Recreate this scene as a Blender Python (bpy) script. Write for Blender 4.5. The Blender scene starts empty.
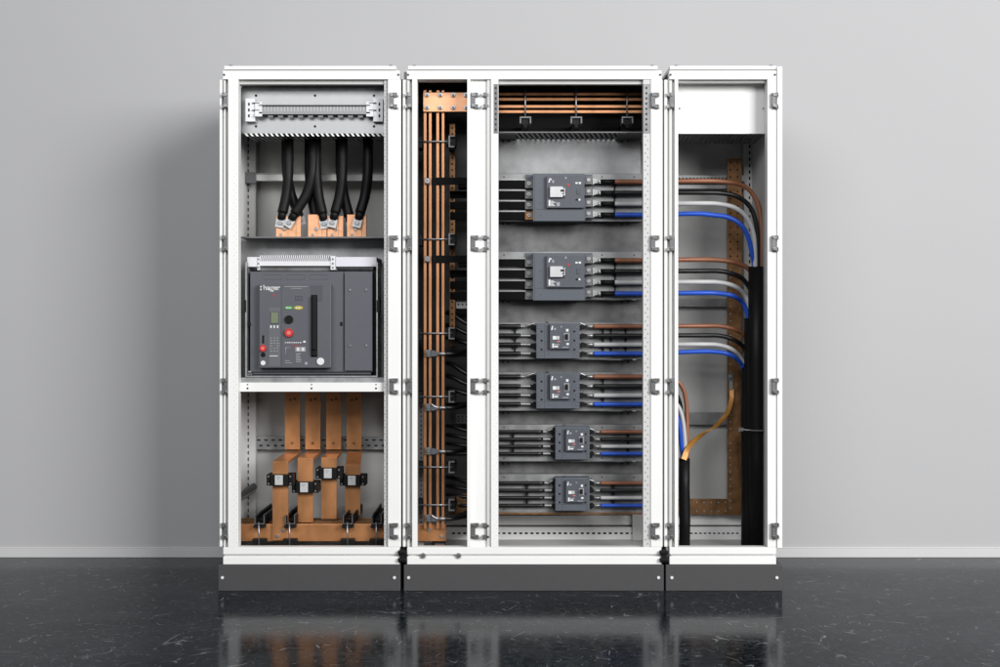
import bpy, bmesh, math, random
from mathutils import Vector
random.seed(7)
SC = bpy.context.scene
COL = SC.collection
CAMY, CAMZ, PX = -5.0, 1.03, 0.004

# ------------------------------------------------------------------ units
def kk(Y): return (Y - CAMY) / -CAMY
def X_(px, Y=0.0): return (px - 500.0) * PX * kk(Y)
def Z_(py, Y=0.0): return CAMZ + (333.5 - py) * PX * kk(Y)
def W(px, py, Y=0.0): return Vector((X_(px, Y), Y, Z_(py, Y)))

# ------------------------------------------------------------------ materials
def mat(name, base, rough=0.5, metal=0.0, spec=0.5, var=0.08, scale=30.0, bump=0.0, rvar=0.08, stretch=(1, 1, 1), detail=4.0, contrast=None, coat=0.0, bscale=None):
    m = bpy.data.materials.new(name); m.use_nodes = True
    nt = m.node_tree; N = nt.nodes; L = nt.links
    b = N['Principled BSDF']
    b.inputs['Metallic'].default_value = metal
    b.inputs['Specular IOR Level'].default_value = spec
    b.inputs['Coat Weight'].default_value = coat
    tc = N.new('ShaderNodeTexCoord'); mp = N.new('ShaderNodeMapping')
    mp.inputs['Scale'].default_value = stretch
    L.new(tc.outputs['Object'], mp.inputs['Vector'])
    nz = N.new('ShaderNodeTexNoise'); nz.inputs['Scale'].default_value = scale
    nz.inputs['Detail'].default_value = detail
    L.new(mp.outputs[0], nz.inputs['Vector'])
    fac = nz.outputs['Fac']
    if contrast:
        mr0 = N.new('ShaderNodeMapRange')
        mr0.inputs[1].default_value = contrast[0]; mr0.inputs[2].default_value = contrast[1]
        L.new(fac, mr0.inputs[0]); fac = mr0.outputs[0]
    mx = N.new('ShaderNodeMix'); mx.data_type = 'RGBA'
    mx.inputs[6].default_value = tuple(c * (1 - var) for c in base) + (1,)
    mx.inputs[7].default_value = tuple(min(1, c * (1 + var)) for c in base) + (1,)
    L.new(fac, mx.inputs[0]); L.new(mx.outputs[2], b.inputs['Base Color'])
    mr = N.new('ShaderNodeMapRange')
    mr.inputs[3].default_value = max(0.02, rough - rvar); mr.inputs[4].default_value = rough + rvar
    L.new(fac, mr.inputs[0]); L.new(mr.outputs[0], b.inputs['Roughness'])
    if bump > 0:
        bp = N.new('ShaderNodeBump'); bp.inputs['Strength'].default_value = bump; bp.inputs['Distance'].default_value = 0.002
        if bscale:
            n2 = N.new('ShaderNodeTexNoise'); n2.inputs['Scale'].default_value = bscale
            L.new(tc.outputs['Object'], n2.inputs['Vector']); L.new(n2.outputs['Fac'], bp.inputs['Height'])
        else:
            L.new(nz.outputs['Fac'], bp.inputs['Height'])
        L.new(bp.outputs[0], b.inputs['Normal'])
    return m

M = {}
M['white'] = mat('white_powder_paint', (0.73, 0.73, 0.72), 0.45, spec=0.35, var=0.015, scale=8, bump=0.04, bscale=700)
M['prof'] = mat('shaded_white_profile', (0.56, 0.56, 0.545), 0.45, spec=0.35, var=0.02, scale=8)  # white profile paint, greyed for the shade in its groove
M['inner'] = mat('shaded_white_paint', (0.50, 0.50, 0.495), 0.5, spec=0.35, var=0.04, scale=6)  # same white as the frame, with the interior shade put into its colour
M['back'] = mat('shaded_back_paint', (0.47, 0.47, 0.46), 0.55, spec=0.3, var=0.05, scale=5)  # white panels inside, their shade painted in as grey
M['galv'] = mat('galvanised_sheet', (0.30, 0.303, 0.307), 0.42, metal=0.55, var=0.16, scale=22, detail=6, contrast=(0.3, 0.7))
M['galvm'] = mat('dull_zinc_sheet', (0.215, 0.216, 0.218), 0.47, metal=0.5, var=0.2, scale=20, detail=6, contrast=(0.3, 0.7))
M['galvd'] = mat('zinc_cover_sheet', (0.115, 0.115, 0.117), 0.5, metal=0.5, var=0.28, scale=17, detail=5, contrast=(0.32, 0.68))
M['hinge'] = mat('cast_hinge_metal', (0.125, 0.125, 0.13), 0.45, metal=0.4, var=0.25, scale=140)
M['copper'] = mat('bare_copper', (0.52, 0.238, 0.098), 0.36, metal=0.6, var=0.14, scale=14, detail=6, stretch=(1, 1, 0.5), contrast=(0.3, 0.7), bump=0.05, bscale=300)
M['copperd'] = mat('dull_copper', (0.40, 0.185, 0.085), 0.38, metal=0.65, var=0.2, scale=20, detail=6, stretch=(1, 1, 0.3), contrast=(0.3, 0.7))
M['copperp'] = mat('bright_copper', (0.70, 0.355, 0.19), 0.45, metal=0.35, var=0.17, scale=45, detail=6, contrast=(0.3, 0.7))
M['bronze'] = mat('tarnished_copper', (0.20, 0.10, 0.040), 0.45, metal=0.55, var=0.3, scale=24, detail=6, contrast=(0.3, 0.7))
M['acb'] = mat('slate_grey_moulding', (0.082, 0.084, 0.099), 0.5, spec=0.4, var=0.05, scale=40, bump=0.05, bscale=900)
M['acbl'] = mat('mid_slate_moulding', (0.105, 0.108, 0.12), 0.5, spec=0.4, var=0.05, scale=40)
M['acbd'] = mat('dark_slate_moulding', (0.06, 0.063, 0.075), 0.5, spec=0.4, var=0.05, scale=40)
M['mccb'] = mat('blue_grey_moulding', (0.076, 0.085, 0.103), 0.5, spec=0.4, var=0.06, scale=60)
M['mccbp'] = mat('blue_grey_front', (0.066, 0.073, 0.088), 0.45, spec=0.4, var=0.06, scale=60)
M['plinth'] = mat('anthracite_plinth_paint', (0.054, 0.054, 0.056), 0.55, spec=0.35, var=0.04, scale=30, bump=0.05, bscale=900)
M['black'] = mat('black_plastic', (0.005, 0.005, 0.0053), 0.55, spec=0.18, var=0.2, scale=60)
M['blackbar'] = mat('black_bar_sleeve', (0.005, 0.005, 0.0053), 0.6, spec=0.04, var=0.2, scale=60)
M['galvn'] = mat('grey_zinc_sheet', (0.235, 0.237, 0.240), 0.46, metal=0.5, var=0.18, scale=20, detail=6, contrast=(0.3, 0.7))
M['hole'] = mat('dark_opening', (0.012, 0.012, 0.012), 0.8, spec=0.1, var=0.1)
M['darkener'] = mat('darkening_black', (0.012, 0.0125, 0.0135), 0.6, spec=0.2, var=0.2, scale=12)  # black for the sheets added to darken the busbar compartment
M['sheet'] = mat('darkening_grey', (0.085, 0.086, 0.088), 0.5, spec=0.3, var=0.2, scale=12)  # dark grey for the added sheet behind the tall bars
M['rubber'] = mat('black_cable_jacket', (0.006, 0.006, 0.0065), 0.48, spec=0.16, var=0.2, scale=50, bump=0.08, bscale=200)
M['brown'] = mat('brown_insulation', (0.235, 0.09, 0.045), 0.42, spec=0.45, var=0.1, scale=40)
M['blackw'] = mat('black_insulation', (0.007, 0.007, 0.0075), 0.36, spec=0.4, var=0.1, scale=40)
M['greyw'] = mat('pale_grey_insulation', (0.45, 0.45, 0.45), 0.42, spec=0.45, var=0.05, scale=40)
M['blue'] = mat('blue_insulation', (0.013, 0.075, 0.46), 0.4, spec=0.45, var=0.1, scale=40)
M['tinned'] = mat('tinned_lug_metal', (0.33, 0.33, 0.33), 0.36, metal=0.7, var=0.15, scale=120)
M['steel'] = mat('steel_bolt', (0.30, 0.30, 0.31), 0.34, metal=0.8, var=0.15, scale=150)
M['ink'] = mat('white_print', (0.62, 0.62, 0.62), 0.5, var=0.02)
M['inkg'] = mat('grey_print', (0.27, 0.275, 0.29), 0.5, var=0.05)
M['red'] = mat('red_button_plastic', (0.50, 0.022, 0.02), 0.35, var=0.05)
M['pink'] = mat('pale_red_cap', (0.62, 0.16, 0.15), 0.35, var=0.05)
M['green'] = mat('green_indicator', (0.06, 0.24, 0.07), 0.4, var=0.05)
M['yellow'] = mat('yellow_indicator', (0.42, 0.33, 0.03), 0.4, var=0.05)
M['lcd'] = mat('lcd_glass', (0.16, 0.19, 0.12), 0.2, var=0.05)
M['fin'] = mat('pale_terminal_plastic', (0.62, 0.62, 0.64), 0.5, var=0.05)
M['lilac'] = mat('pale_lilac_plastic', (0.60, 0.59, 0.64), 0.5, var=0.03)
M['braid'] = mat('amber_braided_strap', (0.36, 0.165, 0.03), 0.42, metal=0.3, var=0.3, scale=60, stretch=(1, 1, 6))
M['label'] = mat('silvery_label', (0.50, 0.505, 0.51), 0.35, metal=0.2, var=0.08, scale=90)

# ------------------------------------------------------------------ mesh builder
ORG = {}
class MB:
    def __init__(s): s.bm = bmesh.new(); s.mats = []
    def mi(s, m):
        m = m or (s.mats[0] if s.mats else 'white')
        if m not in s.mats: s.mats.append(m)
        return s.mats.index(m)
    def hexa(s, vs, m=None):
        i = s.mi(m); v = [s.bm.verts.new(p) for p in vs]
        for f in ((0, 1, 2, 3), (7, 6, 5, 4), (0, 4, 5, 1), (1, 5, 6, 2), (2, 6, 7, 3), (3, 7, 4, 0)):
            s.bm.faces.new([v[a] for a in f]).material_index = i
        return s
    def box(s, x0, x1, y0, y1, z0, z1, m=None):
        return s.hexa([(x0, y0, z0), (x1, y0, z0), (x1, y0, z1), (x0, y0, z1), (x0, y1, z0), (x1, y1, z0), (x1, y1, z1), (x0, y1, z1)], m)
    def pb(s, px0, px1, py0, py1, Y0, Y1, m=None):      # front face at depth Y0 over these photo columns and rows
        return s.box(X_(px0, Y0), X_(px1, Y0), Y0, Y1, Z_(py1, Y0), Z_(py0, Y0), m)
    def prism(s, poly, y0, y1, m=None):                  # polygon in XZ, extruded along Y
        i = s.mi(m)
        a = [s.bm.verts.new((x, y0, z)) for x, z in poly]; b = [s.bm.verts.new((x, y1, z)) for x, z in poly]
        s.bm.faces.new(a).material_index = i; s.bm.faces.new(b[::-1]).material_index = i
        n = len(poly)
        for k in range(n):
            s.bm.faces.new([a[k], b[k], b[(k + 1) % n], a[(k + 1) % n]]).material_index = i
        return s
    def tube(s, pts, r, m=None, n=12, caps=True, rfun=None):
        i = s.mi(m); pts = [Vector(p) for p in pts]; rings = []
        up = None
        for k, p in enumerate(pts):
            t = (pts[min(k + 1, len(pts) - 1)] - pts[max(k - 1, 0)]).normalized()
            if up is None:
                up = Vector((0, 0, 1)) if abs(t.z) < 0.9 else Vector((0, 1, 0))
            u = (up - t * up.dot(t)).normalized(); up = u; v = t.cross(u)
            rr = rfun(k / max(1, len(pts) - 1)) * r if rfun else r
            rings.append([s.bm.verts.new(p + (u * math.cos(a) + v * math.sin(a)) * rr) for a in (2 * math.pi * q / n for q in range(n))])
        for a, b in zip(rings, rings[1:]):
            for q in range(n):
                f = s.bm.faces.new([a[q], a[(q + 1) % n], b[(q + 1) % n], b[q]]); f.material_index = i; f.smooth = True
        if caps:
            s.bm.faces.new(rings[0][::-1]).material_index = i; s.bm.faces.new(rings[-1]).material_index = i
        return s
    def bolt(s, px, py, Y, r, h, m='steel', n=10, hole=None):   # a round head standing h proud of depth Y
        c = W(px, py, Y)
        s.tube([c, c - Vector((0, h, 0))], r, m, n)
        if hole: s.tube([c - Vector((0, h, 0)), c - Vector((0, h + 0.0008, 0))], r * 0.5, hole, n)
        return s
    def sweep_rect(s, pts, wdir, w, t, m=None):          # flat bar: width w along wdir, thickness t
        i = s.mi(m); pts = [Vector(p) for p in pts]; rings = []
        for k, p in enumerate(pts):
            tn = (pts[min(k + 1, len(pts) - 1)] - pts[max(k - 1, 0)]).normalized()
            wd = Vector(wdir); nd = tn.cross(wd).normalized()
            rings.append([s.bm.verts.new(p + wd * (a * w / 2) + nd * (b * t / 2)) for a, b in ((-1, -1), (1, -1), (1, 1), (-1, 1))])
        for a, b in zip(rings, rings[1:]):
            for q in range(4): s.bm.faces.new([a[q], a[(q + 1) % 4], b[(q + 1) % 4], b[q]]).material_index = i
        s.bm.faces.new(rings[0][::-1]).material_index = i; s.bm.faces.new(rings[-1]).material_index = i
        return s
    def build(s, name, parent=None, bevel=0.0, label=None):
        bm = s.bm; bmesh.ops.recalc_face_normals(bm, faces=bm.faces)
        lo = [min(v.co[a] for v in bm.verts) for a in range(3)]; hi = [max(v.co[a] for v in bm.verts) for a in range(3)]
        c = Vector(((lo[0] + hi[0]) / 2, (lo[1] + hi[1]) / 2, lo[2]))
        for v in bm.verts: v.co -= c
        me = bpy.data.meshes.new(name); bm.to_mesh(me); bm.free()
        for m in s.mats: me.materials.append(M[m])
        o = bpy.data.objects.new(name, me); COL.objects.link(o)
        ORG[o] = c
        if parent: o.parent = parent; o.location = c - ORG[parent]
        else: o.location = c
        if bevel:
            b = o.modifiers.new('bevel', 'BEVEL'); b.width = bevel; b.segments = 2; b.limit_method = 'ANGLE'
        if label: o['label'] = label
        return o

def tag(o, label, cat=None, group=None, kind=None):
    if label: o['label'] = label
    if cat: o['category'] = cat
    if group: o['group'] = group
    if kind: o['kind'] = kind
    return o
def thing(name, loc, label, cat, group=None):
    o = bpy.data.objects.new(name, None); COL.objects.link(o); o.empty_display_size = 0.05
    o.location = loc; ORG[o] = Vector(loc)
    return tag(o, label, cat, group)
def dup(root, delta, label=None):
    def rec(o, par):
        c = o.copy(); COL.objects.link(c)
        if par: c.parent = par
        for ch in list(o.children): rec(ch, c)
        return c
    r = rec(root, None); r.location = root.location + Vector(delta); ORG[r] = ORG[root] + Vector(delta)
    if label: r['label'] = label
    return r
def smooth(pts, n=8):                                     # Catmull-Rom through the points
    P = [Vector(p) for p in pts]; P = [P[0] * 2 - P[1]] + P + [P[-1] * 2 - P[-2]]; out = []
    for i in range(1, len(P) - 2):
        a, b, c, d = P[i - 1:i + 3]
        for q in range(n):
            t = q / n
            out.append(0.5 * ((2 * b) + (c - a) * t + (2 * a - 5 * b + 4 * c - d) * t * t + (3 * b - a - 3 * c + d) * t ** 3))
    out.append(P[-2]); return out
def path(*tr, n=8): return smooth([W(*t) for t in tr], n)
ORD = ['first', 'second', 'third', 'fourth', 'fifth', 'sixth', 'seventh', 'eighth']

# ================================================================== SETTING
WALLY = 0.76
def floor_mat():
    m = bpy.data.materials.new('dark_veined_stone'); m.use_nodes = True
    nt = m.node_tree; N = nt.nodes; L = nt.links; b = N['Principled BSDF']
    tc = N.new('ShaderNodeTexCoord')
    def noise(scale, detail=3, dist=0.0, off=(0, 0, 0), st=(1, 1, 1)):
        mp = N.new('ShaderNodeMapping'); mp.inputs['Location'].default_value = off; mp.inputs['Scale'].default_value = st
        L.new(tc.outputs['Object'], mp.inputs[0])
        n = N.new('ShaderNodeTexNoise'); n.inputs['Scale'].default_value = scale; n.inputs['Detail'].default_value = detail
        n.inputs['Distortion'].default_value = dist; L.new(mp.outputs[0], n.inputs['Vector']); return n.outputs['Fac']
    def rng(s, a, bb, c=0, d=1):
        r = N.new('ShaderNodeMapRange'); r.inputs[1].default_value = a; r.inputs[2].default_value = bb
        r.inputs[3].default_value = c; r.inputs[4].default_value = d; L.new(s, r.inputs[0]); return r.outputs[0]
    def math_(op, a, bb=None):
        q = N.new('ShaderNodeMath'); q.operation = op; L.new(a, q.inputs[0])
        if bb is not None:
            if isinstance(bb, (int, float)): q.inputs[1].default_value = bb
            else: L.new(bb, q.inputs[1])
        return q.outputs[0]
    def vein(scale, width, mscale, mlo, mhi, off, st=(1, 1, 1), det=1):
        f = noise(scale, det, 0.1, off, st)
        d = math_('ABSOLUTE', math_('SUBTRACT', f, 0.5))
        line = rng(d, 0, width, 1, 0)
        mk = rng(noise(mscale, 2, 0, tuple(v + 11 for v in off)), mlo, mhi)
        return math_('MULTIPLY', line, mk)
    v1 = vein(4.6, 0.0045, 9.0, 0.56, 0.66, (3, 1, 0), (0.55, 1, 1))
    v2 = vein(9.0, 0.0075, 15.0, 0.54, 0.66, (7, 5, 0), (1, 0.45, 1))
    v3 = vein(17.0, 0.010, 24.0, 0.53, 0.68, (1, 9, 0), (0.5, 1, 1))
    vo = N.new('ShaderNodeTexVoronoi'); vo.inputs['Scale'].default_value = 55
    L.new(tc.outputs['Object'], vo.inputs['Vector'])
    sp = rng(vo.outputs['Distance'], 0.06, 0.2, 1, 0)
    sp = math_('MULTIPLY', sp, rng(noise(18, 2, 0, (4, 4, 0)), 0.46, 0.62))
    tot = math_('MAXIMUM', math_('MAXIMUM', v1, v2), math_('MAXIMUM', v3, math_('MULTIPLY', sp, 0.8)))
    tot = math_('MULTIPLY', tot, rng(noise(2.0, 3, 0, (9, 2, 0)), 0.3, 0.65, 0.35, 1))
    cloud = noise(2.4, 8, 1.0, (0, 0, 0), (0.7, 1, 1))
    fine = noise(42, 6, 0.6, (2, 3, 0))
    cl = math_('ADD', math_('MULTIPLY', rng(cloud, 0.35, 0.7), 0.45), math_('MULTIPLY', rng(fine, 0.42, 0.68), 0.55))
    mx = N.new('ShaderNodeMix'); mx.data_type = 'RGBA'
    mx.inputs[6].default_value = (0.0028, 0.0045, 0.0062, 1); mx.inputs[7].default_value = (0.026, 0.032, 0.038, 1)
    L.new(cl, mx.inputs[0])
    m2 = N.new('ShaderNodeMix'); m2.data_type = 'RGBA'; m2.inputs[7].default_value = (0.25, 0.265, 0.27, 1)
    L.new(tot, m2.inputs[0]); L.new(mx.outputs[2], m2.inputs[6])
    L.new(m2.outputs[2], b.inputs['Base Color'])
    L.new(rng(fine, 0.3, 0.7, 0.10, 0.16), b.inputs['Roughness'])
    b.inputs['Specular IOR Level'].default_value = 0.04
    return m
M['floor'] = floor_mat()
M['wall'] = mat('matt_grey_wall_paint', (0.41, 0.41, 0.417), 0.8, spec=0.2, var=0.02, scale=1.5, bump=0.05, bscale=260)
M['base'] = mat('pale_skirting_paint', (0.52, 0.52, 0.525), 0.55, spec=0.3, var=0.02)
b = MB(); b.box(-9, 9, -9, WALLY + 0.02, -0.05, 0, 'floor'); tag(b.build('floor'), None, None, kind='structure')
b = MB(); b.box(-9, 9, WALLY, WALLY + 0.1, -0.04, 5.0, 'wall'); wall = tag(b.build('wall'), None, None, kind='structure')
b = MB(); b.box(-9, 9, WALLY - 0.014, WALLY - 0.001, 0.0, 0.040, 'base'); b.box(-9, 9, WALLY - 0.010, WALLY - 0.001, 0.040, 0.048, 'base')
b.build('skirting_board', wall, 0.002)

# ================================================================== CABINETS
D = 0.52            # cabinet depth
def perf(mb, px, py0, py1, Y, step, w, h, m='hole', zig=0.0):
    y = py0; k = 0
    while y < py1:
        dx = zig if k % 2 else -zig
        mb.pb(px + dx - w / 2, px + dx + w / 2, y - h / 2, y + h / 2, Y - 0.0006, Y + 0.001, m); y += step; k += 1
HY = (100, 243, 386, 531)
def hinge(parent, px0, px1, py, flip, Y):
    h = MB(); a, c = (px0, px1) if not flip else (px1, px0); s = 1 if not flip else -1
    def q(u0, u1, y0, y1, Ya, Yb, m):
        x0, x1 = sorted((a + s * u0, a + s * u1)); h.pb(x0, x1, py + y0, py + y1, Ya, Yb, m)
    w = abs(px1 - px0)
    q(0.3, 4.6, -7.5, 7.5, Y - 0.010, Y + 0.001, 'hinge')
    q(4.0, w * .78, -7.6, -3.6, Y - 0.014, Y + 0.001, 'hinge')
    q(4.0, w * .78, 4.2, 8.0, Y - 0.014, Y + 0.001, 'hinge')
    q(w * .74, w * .86, -7.6, -4.6, Y - 0.018, Y + 0.001, 'tinned')
    q(w * .74, w * .86, 4.6, 7.9, Y - 0.018, Y + 0.001, 'tinned')
    for yy in (-5.3, 5.6):
        h.bolt(a + s * 2.6, py + yy, Y - 0.010, 0.0055, 0.006, 'steel', 8, 'hole')
    return h.build('hinge', parent, 0.0012)
def profile_strip(parent, px0, px1, y0, y1):
    p = MB(); w = px1 - px0
    p.pb(px0, px1, y0, y1, 0.022, 0.06, 'prof')
    p.pb(px0, px0 + w * .32, y0, y1, 0.004, 0.0215, 'white')
    p.pb(px0 + w * .47, px0 + w * .78, y0, y1, 0.010, 0.0215, 'prof')
    return p.build('hinge_profile', parent, 0.003)
def roof_and_plinth(t, xr0, xr1, xb0, xb1, xp0, xp1, screws):
    r = MB(); r.pb(xr0, xr1, 65.8, 69.6, 0.004, D, 'white'); r.pb(xr0 + .6, xr1 - .6, 69.6, 70.6, 0.016, D, 'inner')
    for sx in (xr0 + 6.5, xr1 - 5.5): r.pb(sx - 1.6, sx + 1.6, 64.9, 65.8, 0.02, 0.05, 'hinge')
    r.build('roof', t, 0.003)
    tb = MB(); tb.pb(xb0, xb1, 70.6, 79.2, 0.0, 0.05, 'white')
    for sx in (xb0 + 1.2, xb1 - 1.4): tb.bolt(sx, 74.8, 0.0, 0.0048, 0.003, 'hinge', 10, 'hole')
    tb.build('top_beam', t, 0.003)
    bb = MB(); bb.pb(xb0, xb1, 547.3, 554.6, 0.0, 0.045, 'white'); bb.pb(xb0 + 1, xb1 - 1, 554.6, 556.6, 0.012, 0.045, 'white'); bb.pb(xb0, xb1, 556.6, 564.6, -0.002, 0.06, 'white')
    bb.build('bottom_beam', t, 0.0025)
    pl = MB(); pl.box(X_(xp0), X_(xp1), 0.0, D, 0.0, Z_(564.9), 'plinth')
    o = pl.build('plinth', t, 0.002)
    for sx in screws:
        sb = MB(); sb.bolt(sx, 577.5, 0.0, 0.0062, 0.004, 'fin', 12); sb.build('screw', o)

# ---- left cabinet
c1 = thing('switchgear_cabinet', (X_(309), 0.26, 0), 'white open cabinet at the left holding the big dark breaker and wide copper bars', 'cabinet', 'open switchgear cabinets')
roof_and_plinth(c1, 224, 396, 223, 399.8, 218.2, 400.4, (222.5, 394.5))
profile_strip(c1, 219.3, 227.6, 79.5, 547)
p = MB(); p.pb(228, 238.4, 79.2, 547.3, 0.0, 0.05, 'white'); perf(p, 235.2, 84, 545, 0, 3.3, .85, .85, 'inner', 1.2); p.build('post', c1, 0.0015)
p = MB(); p.pb(387.6, 400.9, 79.2, 547.3, 0.0, 0.05, 'white'); p.build('post', c1, 0.003)
p = MB(); p.pb(384.2, 387.4, 79.4, 547, 0.012, 0.04, 'inner'); perf(p, 385.8, 84, 545, 0.012, 3.3, .8, .8, 'hinge', .6); p.build('perforated_strip', c1)
p = MB(); p.pb(238.6, 384, 79.4, 84.2, 0.02, 0.05, 'back'); p.build('top_lip', c1)
for y in HY:
    hinge(c1, 219.5, 228, y, True, 0.004); hinge(c1, 389, 399.6, y, False, 0.0)
p = MB(); p.box(X_(222), X_(225), 0.06, D, Z_(564), Z_(72), 'white'); p.build('side_panel', c1)
p = MB(); p.box(X_(224), X_(400), D - 0.012, D, Z_(564), Z_(72), 'back'); p.build('back_panel', c1)
p = MB(); p.box(X_(224), X_(400), 0.06, D - 0.012, Z_(562), Z_(558), 'back'); p.build('floor_plate', c1)
p = MB(); p.pb(240, 255.5, 84, 545, 0.45, 0.49, 'inner'); perf(p, 247.8, 88, 540, 0.45, 6.4, 2.0, 3.6); p.build('rear_post', c1)
# inner partition (hidden side) between left and middle is open; slotted cover at the top
p = MB(); p.pb(241.5, 384.8, 86, 133, 0.09, 0.095, 'galv')
for x in (256, 315, 374):
    for y in (95.6, 126.4): p.bolt(x, y, 0.09, 0.0052, 0.0006, 'hole', 10)
p.build('cover_plate', c1)
p = MB(); x = 243
p.pb(243, 384, 132.7, 133.4, 0.088, 0.094, 'galv')
while x < 382:
    a = X_(x, .09); w_ = 0.009; z = Z_(133.4, .09)
    p.hexa([(a, .095, z - .002), (a + w_, .095, z - .002), (a + w_, .095, z), (a, .095, z), (a + .018, .30, z - .002), (a + .018 + w_, .30, z - .002), (a + .018 + w_, .30, z), (a + .018, .30, z)], 'galv'); x += 5.05
x = 244.5
while x < 382:
    p.prism([(X_(x, .09), Z_(133.5, .09)), (X_(x + 2.2, .09), Z_(133.5, .09)), (X_(x + 4.4, .09), Z_(136.3, .09)), (X_(x + 2.2, .09), Z_(136.3, .09))], .0885, .0905, 'white'); x += 5.05
p.build('slotted_shelf', c1)
p = MB(); x = 243
while x < 382:
    a = X_(x, .06); w_ = 0.012; z = Z_(84.3, .06)
    p.hexa([(a, .06, z - .002), (a + w_, .06, z - .002), (a + w_, .06, z), (a, .06, z), (a + .014, .2, z - .002), (a + .014 + w_, .2, z - .002), (a + .014 + w_, .2, z), (a + .014, .2, z)], 'hinge'); x += 5.05
p.build('vented_top', c1)
p = MB(); p.pb(247, 384.5, 174.6, 180.6, 0.40, 0.43, 'white'); p.pb(247, 384.5, 173.4, 174.4, 0.40, 0.46, 'inner')
p.pb(243, 256, 172, 183, 0.39, 0.399, 'hinge'); p.build('cross_rail', c1, 0.001)
# breaker compartment
p = MB(); p.pb(240.5, 386, 238, 384, 0.225, 0.23, 'galv'); p.pb(240.5, 386, 236.6, 238, 0.10, 0.225, 'hinge'); p.build('compartment_plate', c1)
p = MB(); p.pb(239.4, 385.6, 382.6, 391.6, 0.03, 0.06, 'white'); p.pb(239.4, 385.6, 377.6, 382.4, 0.05, 0.2, 'galv')
for x in (247.5, 311.5, 376): p.bolt(x, 384.6, 0.03, 0.003, 0.0006, 'hole', 8); p.bolt(x, 388.4, 0.03, 0.0042, 0.0006, 'hole', 8)
p.build('cross_beam', c1, 0.001)
p = MB(); p.pb(250, 386, 436.5, 449.5, 0.47, 0.48, 'galv'); x = 257
while x < 384: p.pb(x, x + 3.4, 439.4, 440.8, .4692, .471, 'hole'); p.pb(x + 2.4, x + 5.4, 444.8, 446.4, .4692, .471, 'hole'); x += 7.2
p.build('perforated_rail', c1)
p = MB(); p.tube(path((238.5, 497, .30), (246, 492, .36), (254, 486.5, .43)), 0.016, 'hinge', 8); p.tube(path((238.5, 500, .28), (246, 496, .34), (254, 491, .41)), 0.008, 'galv', 8); p.build('corner_bracket', c1)

# ---- middle cabinet
c2 = thing('switchgear_cabinet', (X_(533), 0.26, 0), 'widest white open cabinet in the middle, with six breakers and a central post', 'cabinet', 'open switchgear cabinets')
roof_and_plinth(c2, 407.8, 657.6, 407, 661.6, 403.8, 663.8, (408.7, 658.5))
profile_strip(c2, 402.6, 411.8, 79.5, 547)
p = MB(); p.pb(412, 417.2, 79.2, 547.3, 0.0, 0.05, 'white'); p.build('post', c2, 0.0015)
p = MB(); p.pb(467.2, 470.2, 79.2, 547.3, 0.0, 0.05, 'white'); p.pb(470.2, 491, 79.2, 547.3, 0.018, 0.05); p.pb(487, 491, 79.2, 547.3, 0.008, 0.0178, 'prof'); p.pb(491, 498.4, 79.2, 547.3, 0.0, 0.05, 'white')  # greyer strip at the channel's right paints its shade gradient
perf(p, 495.3, 136, 545, 0, 3.3, .85, .85, 'inner', 1.1); p.pb(493.6, 498, 84, 133.5, -.001, .001, 'hinge'); perf(p, 495.8, 88, 132, -.001, 5.2, 1.6, 2.0); p.build('mullion', c2, 0.0012)
p = MB(); p.pb(650.6, 662.7, 79.2, 547.3, 0.0, 0.05, 'white'); p.build('post', c2, 0.003)
p = MB(); p.pb(643.2, 650.2, 79.4, 547, 0.004, 0.04, 'inner'); perf(p, 646.6, 86, 545, 0.004, 4.2, 1.1, 1.1, 'hinge', 1.2); p.pb(643.4, 650, 84, 133.5, .003, .0045, 'galvm'); perf(p, 646.4, 88, 132, .003, 5.2, 1.6, 2.0); p.build('perforated_strip', c2)
p = MB(); p.pb(417.4, 467, 79.4, 81, 0.02, 0.05, 'back'); p.pb(498.6, 643, 79.4, 84.2, 0.02, 0.05, 'back'); p.build('top_lip', c2)
for y in HY:
    hinge(c2, 404.2, 412, y, True, 0.004); hinge(c2, 650.8, 661.4, y, False, 0.0)
    hinge(c2, 470.6, 480.4, y, False, 0.018); hinge(c2, 480.6, 490.6, y, True, 0.018)
p = MB(); p.box(X_(405), X_(662), D - 0.012, D, Z_(564), Z_(72), 'back'); p.build('back_panel', c2)
p = MB(); p.box(X_(405), X_(662), 0.06, D - 0.012, Z_(562), Z_(558), 'back'); p.build('floor_plate', c2)
p = MB(); p.pb(400.6, 404, 79.4, 563, 0.03, 0.045, 'hole'); p.build('gap_shade_strip', c2)  # black strip added to paint the dark gap between left and middle
p = MB(); p.pb(399.5, 404.8, 549.5, 563, -0.012, 0.03, 'black'); p.pb(397.6, 406.4, 551, 554.5, -0.018, -0.004, 'black'); p.pb(397.8, 406.2, 558.5, 562, -0.018, -0.004, 'black'); p.build('joint_connector', c2, 0.003)
for x in (423.2, 458.6):
    p = MB(); p.bolt(x, 555.4, 0.0, 0.0105, 0.010, 'tinned', 12, 'hinge'); p.build('levelling_bolt', c2)
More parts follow.
